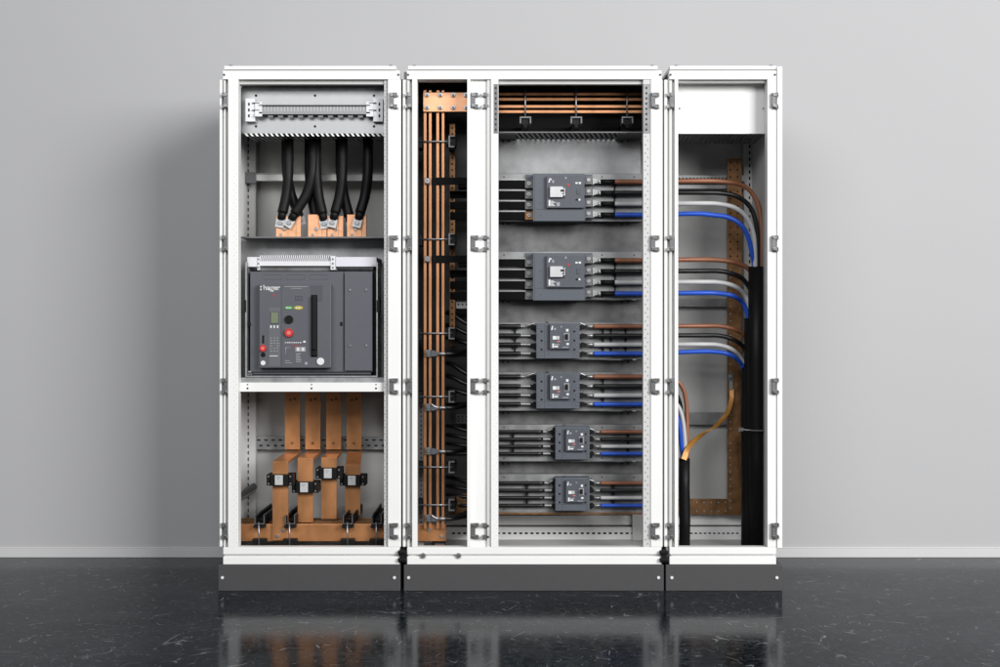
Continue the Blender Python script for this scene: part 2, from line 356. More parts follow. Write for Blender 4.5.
# dark sheets added round the vertical busbars so the compartment stays dark
p = MB(); p.pb(404, 478, 72, 516, 0.36, 0.365, 'sheet'); p.build('darkening_sheet', c2)
p = MB(); p.box(X_(409), X_(411.5), 0.06, 0.36, Z_(392), Z_(72), 'darkener'); p.build('darkening_sheet', c2)
p = MB(); p.box(X_(478), X_(480), 0.10, 0.50, Z_(547), Z_(72), 'darkener'); p.build('darkening_sheet', c2)
p = MB(); p.box(X_(405), X_(660), 0.06, 0.50, Z_(78), Z_(76), 'darkener'); p.pb(478, 660, 74, 134, 0.36, 0.365); p.build('darkening_sheet', c2)
p = MB(); p.pb(418.2, 424, 395, 546, 0.18, 0.22, 'back'); perf(p, 421.2, 398, 544, .18, 4.6, 1.2, 1.8); p.build('perforated_strip', c2)
p = MB(); p.pb(455.8, 480, 300.5, 308.5, 0.24, 0.25, 'galv')
for x in (458.5, 462.5, 466.5): p.bolt(x, 304.5, .24, .004, .0006, 'hole', 8)
p.build('perforated_bracket', c2)
p = MB(); p.pb(455.8, 480, 414, 423.5, 0.27, 0.28, 'galvd')
for x in (458.5, 462.5, 466.5):
    for y in (416.6, 421): p.bolt(x, y, .27, .0035, .0006, 'hole', 8)
p.build('perforated_bracket', c2)
# slotted shelf, cover plates, module plates
p = MB(); p.pb(499, 645, 131.6, 132.8, 0.12, 0.126, 'galvd'); x = 500
while x < 640:
    a = X_(x, .12); w_ = 0.0085; z = Z_(132.8, .12); q = .022 + .012 * (x - 500) / 140
    p.hexa([(a, .127, z - .002), (a + w_, .127, z - .002), (a + w_, .127, z), (a, .127, z), (a + q, .29, z - .002), (a + q + w_, .29, z - .002), (a + q + w_, .29, z), (a + q, .29, z)], 'galv'); x += 5.05
p.box(X_(499, .12), X_(516, .12), .127, .29, Z_(132.8, .12) - .003, Z_(132.8, .12), 'galvd'); p.box(X_(620, .12), X_(645, .12), .127, .29, Z_(132.8, .12) - .003, Z_(132.8, .12), 'galvd')
p.build('slotted_shelf', c2)
covers = [(138.8, 173.2, 'galvn'), (221.6, 251.0, 'galvd'), (299.6, 322.0, 'galvd'), (359.6, 371.8, 'galvd'), (410.8, 424.0, 'galvd'), (461.4, 473.6, 'galvd')]  # lower covers in darker zinc, partly painting the light's falloff
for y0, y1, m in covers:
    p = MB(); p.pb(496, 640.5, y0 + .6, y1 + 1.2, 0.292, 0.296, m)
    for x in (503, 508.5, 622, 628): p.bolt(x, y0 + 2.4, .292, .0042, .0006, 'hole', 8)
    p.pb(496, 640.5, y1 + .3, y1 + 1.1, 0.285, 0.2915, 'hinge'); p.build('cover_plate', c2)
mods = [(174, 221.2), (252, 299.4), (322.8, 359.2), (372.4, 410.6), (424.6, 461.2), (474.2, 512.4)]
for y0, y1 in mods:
    p = MB(); p.pb(495, 643, y0, y1, 0.232, 0.236, 'galvm' if y0 > 300 else 'galvn'); p.pb(495, 643, y0, y0 + .8, 0.236, 0.29); p.pb(495, 643, y1 - .8, y1, 0.236, 0.29)  # lower plates take a darker zinc to paint the shade there
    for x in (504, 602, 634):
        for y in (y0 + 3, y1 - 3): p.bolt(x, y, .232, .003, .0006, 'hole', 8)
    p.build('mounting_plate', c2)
p = MB(); p.pb(496, 642, 512.8, 514.4, 0.22, 0.29, 'bronze'); p.build('copper_edge_strip', c2)
p = MB(); p.pb(400, 650, 515.5, 525, 0.46, 0.50, 'white'); p.pb(400, 650, 527, 540, 0.45, 0.50)
x = 452
while x < 632: p.pb(x, x + 3.1, 532.4, 534.2, .4492, .451, 'hole'); x += 5.6
p.build('rear_base_rail', c2, 0.001)
p = MB(); p.pb(632.5, 645, 138, 545, 0.44, 0.49, 'inner'); p.pb(636.5, 646, 138, 512, 0.31, 0.33, 'galvd'); perf(p, 639.6, 142, 512, .31, 5.2, 1.5, 2.4); p.build('rear_post', c2)

# ---- right cabinet
c3 = thing('switchgear_cabinet', (X_(724), 0.26, 0), 'narrow white open cabinet at the right where coloured cables turn down', 'cabinet', 'open switchgear cabinets')
roof_and_plinth(c3, 669.8, 776.6, 669.4, 776.2, 665.8, 782.4, (671.8, 776.8))
profile_strip(c3, 664.2, 674.4, 79.5, 547)
p = MB(); p.pb(674.6, 678.2, 79.2, 547.3, 0.0, 0.05, 'white'); p.build('post', c3, 0.0015)
p = MB(); p.pb(767.4, 776.2, 79.2, 547.3, 0.0, 0.05, 'white'); p.build('post', c3, 0.002)
p = MB(); p.pb(777, 782.4, 66.4, 548.2, -0.004, 0.05, 'white'); p.build('side_bar', c3, 0.002)
p = MB(); p.pb(678.4, 767.2, 79.4, 82.6, 0.02, 0.05, 'back'); p.build('top_lip', c3)
for y in HY:
    hinge(c3, 666.2, 674.4, y, True, 0.004); hinge(c3, 771.6, 780.6, y, False, -0.005)
p = MB(); p.box(X_(775), X_(778), 0.052, D, Z_(564), Z_(70), 'inner'); p.build('side_panel', c3)
p = MB(); p.box(X_(664), X_(776), D - 0.012, D, Z_(564), Z_(72), 'back'); p.build('back_panel', c3)
p = MB(); p.box(X_(664), X_(776), 0.06, D - 0.012, Z_(562), Z_(558), 'back'); p.build('floor_plate', c3)
p = MB(); p.pb(662.2, 666, 79.4, 563, 0.03, 0.045, 'hole'); p.build('gap_shade_strip', c3)  # black strip added for the dark gap before the right cabinet
p = MB(); p.pb(661.5, 666.8, 549.5, 563, -0.012, 0.03, 'black'); p.pb(659.6, 668.4, 551, 554.5, -0.018, -0.004, 'black'); p.pb(659.8, 668.2, 558.5, 562, -0.018, -0.004, 'black'); p.build('joint_connector', c3, 0.003)
p = MB(); p.pb(672, 766.2, 84, 133.8, 0.08, 0.084, 'white'); p.pb(671.5, 673.5, 84, 133.8, 0.084, 0.34)
for x in (679.6, 763.2): p.bolt(x, 108.6, .08, .0036, .003, 'hinge', 8)
z = Z_(133.8, .08); x = 672
while x < 764:
    a = X_(x, .08); p.hexa([(a, .084, z), (a + .014, .084, z), (a + .014, .084, z + .002), (a, .084, z + .002), (a + .02, .34, z), (a + .034, .34, z), (a + .034, .34, z + .002), (a + .02, .34, z + .002)], 'galvd'); x += 4.6
p.build('top_cover', c3, 0.0012)
p = MB(); p.pb(744, 757.5, 88, 545, 0.46, 0.49, 'inner'); perf(p, 749.6, 140, 540, .46, 6.4, 1.5, 3.2); p.build('rear_post', c3)
for y0, y1, Y, hy in ((175.4, 181.4, .44, 178.6), (185, 188.6, .47, None)):
    p = MB(); p.pb(660, 745, y0, y1, Y, Y + .012, 'galv')
    if hy:
        x = 664
        while x < 728: p.pb(x, x + 1.8, hy - .8, hy + .8, Y - .0006, Y + .001, 'hole'); x += 3.6
    p.build('cross_rail', c3)
for y0, y1 in ((298.5, 306.5), (412.5, 424.5)):
    p = MB(); p.pb(660, 745, y0, y1, .47, .48, 'galvm'); p.build('cross_rail', c3)
p = MB(); p.pb(660, 758, 515.5, 525, 0.46, 0.50, 'white'); p.pb(660, 758, 527, 540, 0.45, 0.50)
x = 690
while x < 738: p.pb(x, x + 2.6, 532.6, 534, .4492, .451, 'hole'); x += 4.6
p.build('rear_base_rail', c3, 0.001)

# ================================================================== LEFT CABINET CONTENTS
t = thing('din_rail', W(313, 122, .09), 'ribbed metal mounting rail between two white end brackets under the left cabinet roof', 'rail')
p = MB(); p.pb(259, 370, 104.6, 112, 0.062, 0.068, 'galvm'); p.pb(259, 370, 104.4, 105.2, 0.05, 0.062); p.pb(259, 370, 112, 114.2, 0.056, 0.068)
x = 261
while x < 368: p.pb(x, x + 1.0, 105.6, 111.4, .0612, .063, 'galv'); x += 3.3
x = 268
while x < 366: p.pb(x, x + 5, 114.2, 117.6, .066, .069, 'hinge'); x += 10
p.build('rail', t)
for s, x0 in ((1, 245.5), (-1, 382.8)):
    p = MB(); q = lambda u0, u1: tuple(sorted((x0 + s * u0, x0 + s * u1)))
    a = q(0, 9.5); p.pb(a[0], a[1], 98.4, 121.4, 0.062, 0.089, 'fin'); a = q(9.5, 16.5); p.pb(a[0], a[1], 101.6, 116.2, 0.056, 0.062)
    a = q(9.5, 16.5); p.pb(a[0], a[1], 113.4, 116.4, 0.048, 0.056)
    a = q(2.6, 4.2)
    for y in (104.2, 110, 115.8): p.pb(a[0], a[1], y - 1.5, y + 1.5, .0614, .063, 'hole')
    a = q(6.5, 14)
    for y in (102.6, 109.8): p.pb(a[0], a[1], y, y + .7, .0552, .0625, 'hole')
    p.build('end_bracket', t)

def cable(name, pts, r, m, label, cat, group, sleeve=None, lug=None, n=12):
    p = MB(); p.tube(pts, r, m, n); o = p.build(name); tag(o, label, cat, group); return o
def lug_box(parent, a, b, w, t, m='tinned'):             # flat palm of a lug between two points
    p = MB(); a = Vector(a); b_ = Vector(b); d = (b_ - a)
    p.sweep_rect([a, a + d * .5, b_], Vector((d.z, 0, -d.x)).normalized(), w, t, m)
    p.tube([a + d * .45 - Vector((0, t / 2 + .002, 0)), a + d * .45 - Vector((0, t / 2 + .009, 0))], w * .26, 'steel', 8)
    return p.build('cable_lug', parent)

feeders = [  # top x, mid x, end x, end y, depth, words
    (288.5, 287.5, 282.4, 213, .22, 'leftmost thick black feeder cable, curving slightly left onto the first copper terminal'),
    (286.5, 289, 298, 211, .27, 'thick black feeder cable half hidden behind the leftmost one, bending right'),
    (313, 310, 294.5, 214, .21, 'thick black feeder cable sweeping down left to the first copper terminal'),
    (309.5, 310, 315.5, 216, .26, 'thick black feeder cable passing behind the one that sweeps left'),
    (316, 317, 322.5, 214, .22, 'thick black feeder cable bending right onto the second copper terminal'),
    (342.5, 341.5, 335, 213, .21, 'thick black feeder cable bending slightly left onto the third copper terminal'),
    (340.5, 342, 349, 216, .26, 'thick black feeder cable behind the third terminal one, ending on the fourth terminal'),
    (368, 367, 360, 213, .21, 'rightmost thick black feeder cable, standing apart above the fourth copper terminal')]
for x0, xm, x1, y1, Y, lab in feeders:
    o = cable('feeder_cable', path((x0, 118, Y + .06), (x0, 148, Y + .02), (x0 * .75 + xm * .25, 172, Y), (x0 * .32 + xm * .4 + x1 * .28, 194, Y), (x1, y1, Y - .005)), 0.0215, 'rubber', lab, 'cable', 'thick black feeder cables')
    a = W(x1, y1, Y - .005); d = Vector((x1 - xm, 0, -22)); d = Vector((d.x * .8, 0, d.z)).normalized()
    q = MB(); q.tube([a - d * .012, a + d * .03], .0175, 'black', 12); q.build('sleeve', o)
    lug_box(o, a + d * .026 - Vector((0, .006, 0)), a + d * .062 - Vector((0, .006, 0)), .036, .008, 'label')
for i, (x0, x1) in enumerate(((276, 300.5), (308, 326.4), (327.4, 343), (347, 366.2))):
    p = MB(); p.pb(x0, x1, 216 - (3 if i % 2 else 0) * .5, 240, 0.215, 0.235, 'copperp')
    p.pb(x1 - 4.6, x1 - 4.2, 217, 240, .2142, .216, 'bronze')
    p.bolt(x0 + 8.5, 229, .215, .008, .006); p.bolt(x0 + 5, 234.6, .215, .006, .004)
    tag(p.build('copper_terminal', bevel=.001), ['leftmost', 'second from left', 'third from left', 'rightmost'][i] + ' bright copper terminal block under the thick black cables', 'terminal', 'copper terminals above the big breaker')

# ---- big air circuit breaker
acb = thing('circuit_breaker', W(311, 377, .12), 'large dark grey air circuit breaker with hager logo and long black lever in left cabinet', 'circuit breaker')
p = MB(); p.pb(250.2, 372.4, 271.6, 371.8, 0.07, 0.21, 'acb')
for x0, x1 in ((263.5, 281.6), (286, 305), (309.2, 328)):
    for (a, b_, c, d) in ((x0, x1, 274.6, 275), (x0, x1, 279.2, 279.6), (x0, x0 + .4, 274.6, 279.6), (x1 - .4, x1, 274.6, 279.6)):
        p.pb(a, b_, c, d, .0692, .071, 'acbd')
p.pb(343.4, 344.2, 272, 371, .0692, .071, 'hole'); p.pb(340, 342.6, 322, 326, .0690, .071, 'hole'); p.pb(247.8, 251, 322.5, 326, .068, .072, 'hole')
p.pb(362.5, 371, 371.2 - 1.9, 371.2 - 1.2, .0692, .071, 'inkg')
body = p.build('housing', acb, 0.003)
p = MB(); p.pb(344.8, 372.2, 273.4, 370.6, 0.060, 0.0695, 'acb')
for x in (350, 366.2):
    for y in (290, 345.6): p.bolt(x, y, .06, .0062, .003, 'hinge', 10, 'steel')
p.build('side_cover', acb, 0.0015)
p = MB(); p.pb(259, 331.2, 283.6, 368, 0.035, 0.0695, 'acb'); p.build('front_panel', acb, 0.003)
p = MB(); p.pb(281.2, 281.8, 284, 367.6, .0342, .036, 'acbd'); p.build('panel_joint', acb)
F = 0.035
p = MB(); p.pb(268.8, 280.2, 307.5, 366.4, F - .0012, F + .001, 'acbl'); p.build('trip_unit_plate', acb)
p = MB(); p.pb(270.2, 278.9, 311.4, 323.8, F - .004, F, 'acbd'); p.pb(271, 278.1, 312.2, 323, F - .0046, F - .003, 'lcd'); p.build('display', acb)
p = MB()
for x in (271, 274.2, 277.6): p.pb(x - .7, x + .7, 325.4, 328, F - .0024, F, 'ink')

for k in range(6):
    y = 337.6 + k * 2.6
    for x0 in (270, 273.4, 276.6): 
        if random.random() < .85: p.pb(x0, x0 + random.uniform(1.4, 2.6), y, y + .7, F - .0024, F, 'inkg')
p.build('trip_unit_print', acb); p = MB(); p.pb(269.6, 277.8, 355.6, 356.3, F - .0024, F, 'ink'); 
p.build('trip_unit_print', acb); p = MB(); p.pb(284.6, 307.6, 286.4, 287, F - .0018, F, 'inkg'); p.pb(291, 301.6, 288.2, 288.7, F - .0018, F, 'inkg')
for (a, b_, c, d) in ((295.4, 302.4, 296.2, 296.6), (295.4, 302.4, 299.8, 300.2), (295.4, 295.8, 296.2, 300.2), (302, 302.4, 296.2, 300.2), (298, 298.4, 296.2, 300.2), (300, 300.4, 297.2, 299.2)): p.pb(a, b_, c, d, F - .0018, F, 'acbd')
p.build('heading_print', acb); p = MB(); x = 285
while x < 301: p.pb(x, x + random.uniform(.8, 1.8), 342.1, 343.1, F - .0018, F, 'ink'); x += 2.1
p.pb(303.2, 305.6, 340.8, 342.6, F - .0018, F, 'ink')
p.pb(290.6, 300, 345.4, 345.8, F - .0018, F, 'red')
p.pb(285.4, 285.8, 349, 354, F - .0018, F, 'inkg'); p.pb(285.8, 290.4, 347.4, 347.8, F - .0018, F, 'inkg'); p.pb(285.2, 286.4, 347.8, 349, F - .0018, F, 'inkg')
p.pb(295.4, 305.6, 347, 351.6, F - .0016, F, 'inkg'); p.pb(297, 299, 347.8, 350.8, F - .0022, F, 'ink'); p.pb(302, 304, 347.8, 350.8, F - .0022, F, 'ink')
for k in range(6): p.pb(295.8, 295.8 + random.uniform(3, 6), 353.4 + k * 1.6, 354.1 + k * 1.6, F - .0018, F, 'inkg')
p.pb(285, 289.5, 360.4, 361, F - .0018, F, 'inkg'); p.pb(285, 292, 362.6, 363.2, F - .0018, F, 'inkg')
p.build('rating_print', acb)
def text_mesh(body_, px0, px1, py_base, Y, off, matn, name, parent):
    cu = bpy.data.curves.new('t', 'FONT'); cu.body = body_; cu.size = 1.0; cu.extrude = 0.0; cu.offset = off
    ob = bpy.data.objects.new('t', cu); COL.objects.link(ob); bpy.context.view_layer.update()
    me = bpy.data.meshes.new_from_object(ob.evaluated_get(bpy.context.evaluated_depsgraph_get()))
    bpy.data.objects.remove(ob); bpy.data.curves.remove(cu)
    xs = [v.co.x for v in me.vertices]; s = (X_(px1, Y) - X_(px0, Y)) / (max(xs) - min(xs)); o0 = W(px0, py_base, Y); mn = min(xs)
    bm = bmesh.new(); bm.from_mesh(me); bpy.data.meshes.remove(me)
    for v in bm.verts: v.co = Vector((o0.x + (v.co.x - mn) * s, Y, o0.z + v.co.y * s))
    r = bmesh.ops.extrude_face_region(bm, geom=bm.faces[:])
    for e in r['geom']:
        if isinstance(e, bmesh.types.BMVert): e.co.y += 0.001
    q = MB(); q.bm.free(); q.bm = bm; q.mats = [matn]
    for f in bm.faces: f.material_index = 0
    return q, s
q, s_ = text_mesh('hager', 263.2, 279.8, 290.2, F - .0018, 0.015, 'ink', 'logo', acb)
q2, _ = text_mesh('hager', 263.65, 280.25, 290.2, F - .0021, 0.012, 'ink', 'logo', acb); m2 = bpy.data.meshes.new('t'); q2.bm.to_mesh(m2); q2.bm.free(); q.bm.from_mesh(m2); bpy.data.meshes.remove(m2)
q.pb(260.2, 261.5, 286.0, 287.4, F - .0018, F, 'ink'); q.pb(260.2, 261.5, 288.8, 290.2, F - .0018, F, 'ink')
q.build('logo', acb)
for nm, x, y, r, h, m, hl in (('indicator_lamp', 273.8, 295.4, .0038, .002, 'red', None), ('close_button', 289.2, 319.4, .0165, .010, 'black', None), ('open_button', 289.2, 332.8, .0165, .012, 'red', 'pink'),
                     ('key_lock', 313, 0, 0, 0, None, None), ('reset_button', 263.2, 348.2, .0135, .010, 'red', 'pink'), ('socket', 263.2, 354.8, .0095, .002, 'black', None), ('sealing_cap', 263.2, 363, .0098, .006, 'ink', None), ('sealing_cap', 320.6, 361.4, .0150, .006, 'ink', None), ('small_screw', 306.2, 363.4, .0062, .002, 'inkg', None)):
    if m is None: continue
    p = MB(); p.bolt(x, y, F, r, h, m, 20, hl); p.build(nm, acb, .0012 if h > .004 else 0)
p = MB(); p.pb(262.2, 264.2, 335.4, 343.4, F - .001, F + .001, 'black'); p.build('slot', acb)
for x0, m in ((284.8, 'green'), (294.4, 'yellow')):
    c = W(x0 + 4.1, 307.8, F); p = MB(); n = 20
    poly = [(c.x + math.cos(2 * math.pi * k / n) * .0185, c.z + math.sin(2 * math.pi * k / n) * .0078) for k in range(n)]
    p.prism(poly, F - .0022, F, m)
    p.pb(x0 + 1.4, x0 + 2.8, 307.2, 308.4, F - .0028, F - .001, 'ink'); p.pb(x0 + 3.6, x0 + 6.4, 307.4, 308.2, F - .0028, F - .001, 'ink'); p.build('state_indicator', acb)
p = MB(); p.pb(310.6, 322.4, 285.4, 301.4, F - .001, F + .001, 'acbd'); p.pb(311, 317.4, 294.8, 357, F - .0012, F + .002, 'hole'); p.build('handle_recess', acb)
p = MB(); p.pb(311.6, 315.8, 295.5, 350, F - .018, F - .002, 'black'); p.pb(311.4, 317.0, 350, 356, F - .012, F - .002, 'black'); p.build('charging_handle', acb, .003)
# terminal strip on top and drawer cradle
p = MB(); p.pb(258.8, 331.4, 261.2, 265.8, 0.085, 0.15, 'fin'); x = 259.6
while x < 330.5: p.hexa([tuple(W(x + .9, 261.2, .09)), tuple(W(x + 2.0, 261.2, .09)), tuple(W(x + 1.3, 255.4, .10)), tuple(W(x + .2, 255.4, .10)), tuple(W(x + .9, 261.2, .14)), tuple(W(x + 2.0, 261.2, .14)), tuple(W(x + 1.3, 255.4, .14)), tuple(W(x + .2, 255.4, .14))], 'fin'); x += 1.95
p.pb(258.4, 331.8, 255.6, 261.2, 0.142, 0.15, 'hinge'); p.pb(260.4, 330, 266, 271, 0.10, 0.15, 'galvd')
p.pb(257.4, 259.6, 257, 270, .082, .15, 'fin'); p.pb(330.6, 335.4, 256, 269.8, .082, .15, 'fin')
for y in (259.2, 263.6, 267.6): p.pb(332, 333.6, y - .9, y + .9, .0812, .083, 'hinge'); p.pb(257.8, 259.2, y - .8, y + .8, .0812, .083, 'hinge')
p.build('terminal_strip', acb)
p = MB(); p.pb(335.8, 376.6, 257, 266.6, 0.085, 0.15, 'lilac'); p.build('terminal_cover', acb, .001)
p = MB(); p.pb(247.2, 257.2, 257, 266.8, 0.085, 0.15, 'fin'); p.build('terminal_cover', acb, .001)
p = MB(); p.pb(245.2, 246.6, 262, 377, 0.05, 0.2, 'galv'); p.pb(376.2, 377.6, 262, 377, 0.05, 0.2); p.pb(245.2, 377.6, 375.8, 377.2, 0.048, 0.2)
p.pb(246.8, 252, 372.6, 375.4, .06, .1, 'hinge'); p.pb(253, 371, 372.6, 374.4, .07, .2, 'acbd'); p.pb(248, 251, 371, 372.6, .05, .06)
p.build('drawer_cradle', acb, .0008)
p = MB(); p.pb(246.8, 249.4, 262, 375, .12, .2, 'black'); p.pb(373, 376, 266, 375, .12, .2, 'black'); p.pb(373, 379.6, 258.5, 262, .10, .2); p.pb(244, 246, 300, 312, .045, .1); p.pb(376.6, 379.4, 300, 312, .045, .1); p.build('guide_rail', acb)

# ---- copper risers, current transformers, busbars
risers = [ # upper x0,x1 ; lower x0,x1 ; ytop of lower ; lower depth ; y end
    (285, 299.6, 272.4, 288.2, 461.5, .12, 540.4), (305.4, 320.2, 297.4, 313.2, 458.2, .175, 522.5), (326.2, 341.0, 321.4, 336.4, 457.6, .23, 519), (346.8, 361.2, 345.2, 360.2, 464.6, .285, 516)]
UY = .36; RW = .0635
words = ['leftmost', 'second from left', 'third from left', 'rightmost']
for i, (a0, a1, b0, b1, yt, Y, ye) in enumerate(risers):
    ux = X_((a0 + a1) / 2, UY); lx = X_((b0 + b1) / 2, Y); zt = Z_(388, UY); zu = Z_(449.4, UY); zl = Z_(yt, Y); ze = Z_(ye, Y)
    p = MB()
    p.box(ux - RW / 2, ux + RW / 2, UY, UY + .012, zu, zt, 'copper'); p.bolt((a0 + a1) / 2, 443, UY, .0065, .004, 'bronze'); p.bolt((a0 + a1) / 2 - 2, 400, UY, .006, .0008, 'bronze'); p.bolt((a0 + a1) / 2 + 2.4, 399, UY, .006, .0008, 'bronze')
    p.box(lx - RW / 2, lx + RW / 2, Y, Y + .012, ze, zl, 'copper')
    # sloping crank joining the two runs: a bent flat plate
    th = .012
    pts = [(ux, UY + .034, zu - .016), (ux + (lx - ux) * .05, UY + .010, zu - .024), (lx + (ux - lx) * .06, Y + .022, zl - .010), (lx, Y + .004, zl - .012)]
    v = []
    for (x, yy, z) in pts:
        v.append([(x - RW / 2, yy, z), (x + RW / 2, yy, z), (x + RW / 2, yy, z + th), (x - RW / 2, yy, z + th)])
    for r0, r1 in zip(v, v[1:]):
        p.hexa([r0[0], r0[1], r0[2], r0[3], r1[0], r1[1], r1[2], r1[3]], 'copper')
    if i == 0:
        p.bolt(277.3, 536, Y, .007, .006, 'steel'); p.bolt(283.6, 530.4, Y, .007, .006, 'steel')
    tag(p.build('copper_riser', bevel=.0015), words[i] + ' of the wide flat cranked copper bars hanging below the big breaker', 'copper bar', 'cranked copper risers')
ct = None
cts = [(280.3, 480.2, .12), (305.3, 487.4, .175), (328.9, 473.4, .23), (352.7, 480.4, .285)]
x, y, Y = cts[0]; c0 = W(x, y + 6, Y)
ct = thing('current_transformer', c0, 'x', 'transformer', 'black current transformers on the copper bars')
p = MB(); cx = c0.x; z0, z1 = Z_(y + 5.6, Y - .03), Z_(y - 5.6, Y - .03)
p.box(cx - .036, cx + .036, Y - .032, Y - .002, z0, z1, 'black'); p.box(cx - .052, cx - .036, Y - .026, Y + .05, z0, z1); p.box(cx + .036, cx + .058, Y - .026, Y + .05, z0, z1); p.box(cx - .052, cx + .058, Y + .014, Y + .05, z0, z1)
p.build('housing', ct, .003)
p = MB(); p.box(cx - .016, cx + .016, Y - .034, Y - .0315, z0 + .004, z1 - .002, 'label'); p.box(cx - .010, cx + .006, Y - .0346, Y - .0335, z1 - .012, z1 - .009, 'inkg'); p.box(cx - .010, cx + .002, Y - .0346, Y - .0335, z1 - .018, z1 - .016, 'inkg'); p.build('rating_plate', ct)
for sx in (-.043, .046):
    for zz in (z0 + .008, z1 - .008):
        p = MB(); p.tube([(cx + sx, Y - .0255, zz), (cx + sx, Y - .029, zz)], .0036, 'tinned', 8); p.build('screw', ct)
ctl = ['leftmost black current transformer with white label, on the first copper riser', 'lowest black current transformer with white label, on the second copper riser', 'highest black current transformer with white label, on the third copper riser', 'rightmost black current transformer with white label, on the fourth copper riser']
ct['label'] = ctl[0]
for i in (1, 2, 3):
    x, y, Y = cts[i]; dup(ct, W(x, y + 6, Y) - c0, ctl[i])
bz1 = Z_(524.2, .133); bz0 = Z_(541.2, .133)
for i, Y in enumerate((.133, .188, .243, .298)):
    p = MB(); x1 = X_(446, Y) if i == 0 else X_(396, Y)
    p.box(X_(226, Y), x1, Y, Y + (.012 if i == 0 else .008), bz0, bz1, 'copper' if i == 0 else 'bronze')
    if i == 0:
        p.bolt(429.4, 529.4, Y, .0075, .006, 'tinned'); p.bolt(442, 536.4, Y, .0075, .006, 'tinned')
    tag(p.build('copper_busbar', bevel=.001), ['front horizontal copper busbar at the floor, running on into the middle cabinet', 'second horizontal copper busbar from the front at the left cabinet floor', 'third horizontal copper busbar from the front at the left cabinet floor', 'rearmost horizontal copper busbar at the left cabinet floor'][i], 'busbar', 'horizontal copper busbars at the floor')
sup = None
sx0 = [259.6, 347.8, 376.6, 298]; Y0 = .105
def support(px):
    c = W(px, 545, Y0); t = thing('busbar_support', c, 'x', 'support', 'black busbar supports at the floor'); x = c.x
    p = MB(); z = Z_(523.2, Y0)
    for sgn in (-1, 1): p.box(x + sgn * .017 - .005, x + sgn * .017 + .005, Y0, .46, z, z + .030, 'black')
    p.box(x - .022, x + .022, Y0, .46, z - .008, z, 'black')
    for k in range(5): p.box(x - .014, x + .014, Y0 + .03 + k * .07, Y0 + .06 + k * .07, z, z + .014, 'black')
    p.build('upper_channel', t, .002)
    p = MB()
    for sgn in (-1, 1): p.box(x + sgn * .017 - .0015, x + sgn * .017 + .0015, Y0 - .002, .46, z + .031, z + .034, 'hinge')
    p.box(x - .020, x - .017, Y0 - .003, Y0 - .0005, z, z + .03, 'hinge'); p.box(x + .017, x + .020, Y0 - .003, Y0 - .0005, z, z + .03, 'hinge'); p.box(x - .020, x + .020, Y0 - .003, Y0 - .0005, z - .004, z, 'hinge'); p.build('edge_trim', t)
    p = MB(); p.box(x - .024, x + .024, Y0 - .012, Y0 + .02, z - .018, z - .0085, 'black'); p.box(x - .020, x + .020, Y0, .46, Z_(545, Y0), Z_(541.8, Y0), 'black'); p.box(x - .028, x + .028, Y0 - .012, Y0 + .02, Z_(545.5, Y0), Z_(538.6, Y0), 'black'); p.build('lower_channel', t, .002)
    p = MB(); p.tube([(x, Y0 - .016, Z_(546, Y0)), (x, Y0 - .016, z + .006)], .0034, 'steel', 8); p.build('tie_rod', t)
    return t
sup = support(sx0[0]); sup['label'] = 'black busbar support channel nearest the left post'
for x, l in ((sx0[1], 'black busbar support channel below the rightmost copper riser'), (sx0[2], 'black busbar support channel nearest the right post of the left cabinet')): dup(sup, W(x, 545, Y0) - W(sx0[0], 545, Y0), l)
dup(sup, Vector((W(293, 545, Y0 + .07) - W(sx0[0], 545, Y0)).to_tuple()[0:1] + (.0, 0)), 'black busbar support channel half hidden behind the leftmost copper riser')

# ================================================================== MIDDLE CABINET: vertical bars
for i, (x0, x1) in enumerate(((423.5, 426.4), (428.6, 431.5), (436.1, 439.1), (441.5, 444.4))):
    p = MB(); p.pb(x0 + .15, x1 - .15, 90, 529, .115, .175, 'copperd')
    tag(p.build('vertical_busbar', bevel=.0008), words[i] + ' of the tall thin copper bars behind the narrow opening', 'busbar', 'tall vertical copper bars')
p = MB(); p.pb(423.2, 469, 92.4, 111.6, .100, .1135, 'copperp')
for x in (427, 440.2, 453.2, 466):
    for y in (95, 107.6): p.bolt(x, y, .10, .0095, .007, 'steel', 10); p.bolt(x, y, .093, .0055, .006, 'hinge', 6)
for x in (424.8, 430, 438, 442.8): p.pb(x - 1.2, x + 1.2, 90.4, 92.3, .102, .112)
tag(p.build('copper_link_plate', bevel=.001), 'bright bolted copper plate across the top of the tall copper bars', 'copper plate')
g = None
for i, y in enumerate((141.4, 239.2, 333.4, 396.8, 467.4, 505.2)):
    if g is None:
        c = W(433, y, .1); g = thing('busbar_clamp', c, 'x', 'clamp', 'clamps across the tall copper bars')
        p = MB(); p.tube([W(417.4, y, .105), W(452, y, .105)], .0028, 'steel', 8); p.build('clamp_rod', g)
        p = MB(); p.pb(448.4, 450.2, y - 6, y + 6, .10, .20, 'hinge'); p.pb(450.2, 454.6, y - 6, y - 4.6, .10, .20); p.pb(450.2, 454.6, y + 4.4, y + 6, .10, .20); p.pb(450.2, 455.8, y - 4.6, y + 4.4, .115, .2, 'black'); p.build('end_block', g, .001)
        p = MB(); p.pb(417.6, 422, y - 4.6, y + 6.4, .11, .2, 'black'); p.pb(446.2, 448.2, y - 3, y + 3, .108, .2, 'black'); p.build('end_stop', g, .001)
        g0 = y
        g['label'] = 'topmost black clamp and rod across the tall copper bars'
    else:
        dup(g, (0, 0, Z_(y, .1) - Z_(g0, .1)), ['', 'second clamp and rod from the top across the tall copper bars', 'third clamp and rod from the top across the tall copper bars', 'fourth clamp and rod from the top across the tall copper bars', 'fifth clamp and rod from the top across the tall copper bars', 'lowest black clamp and rod across the tall copper bars'][i])
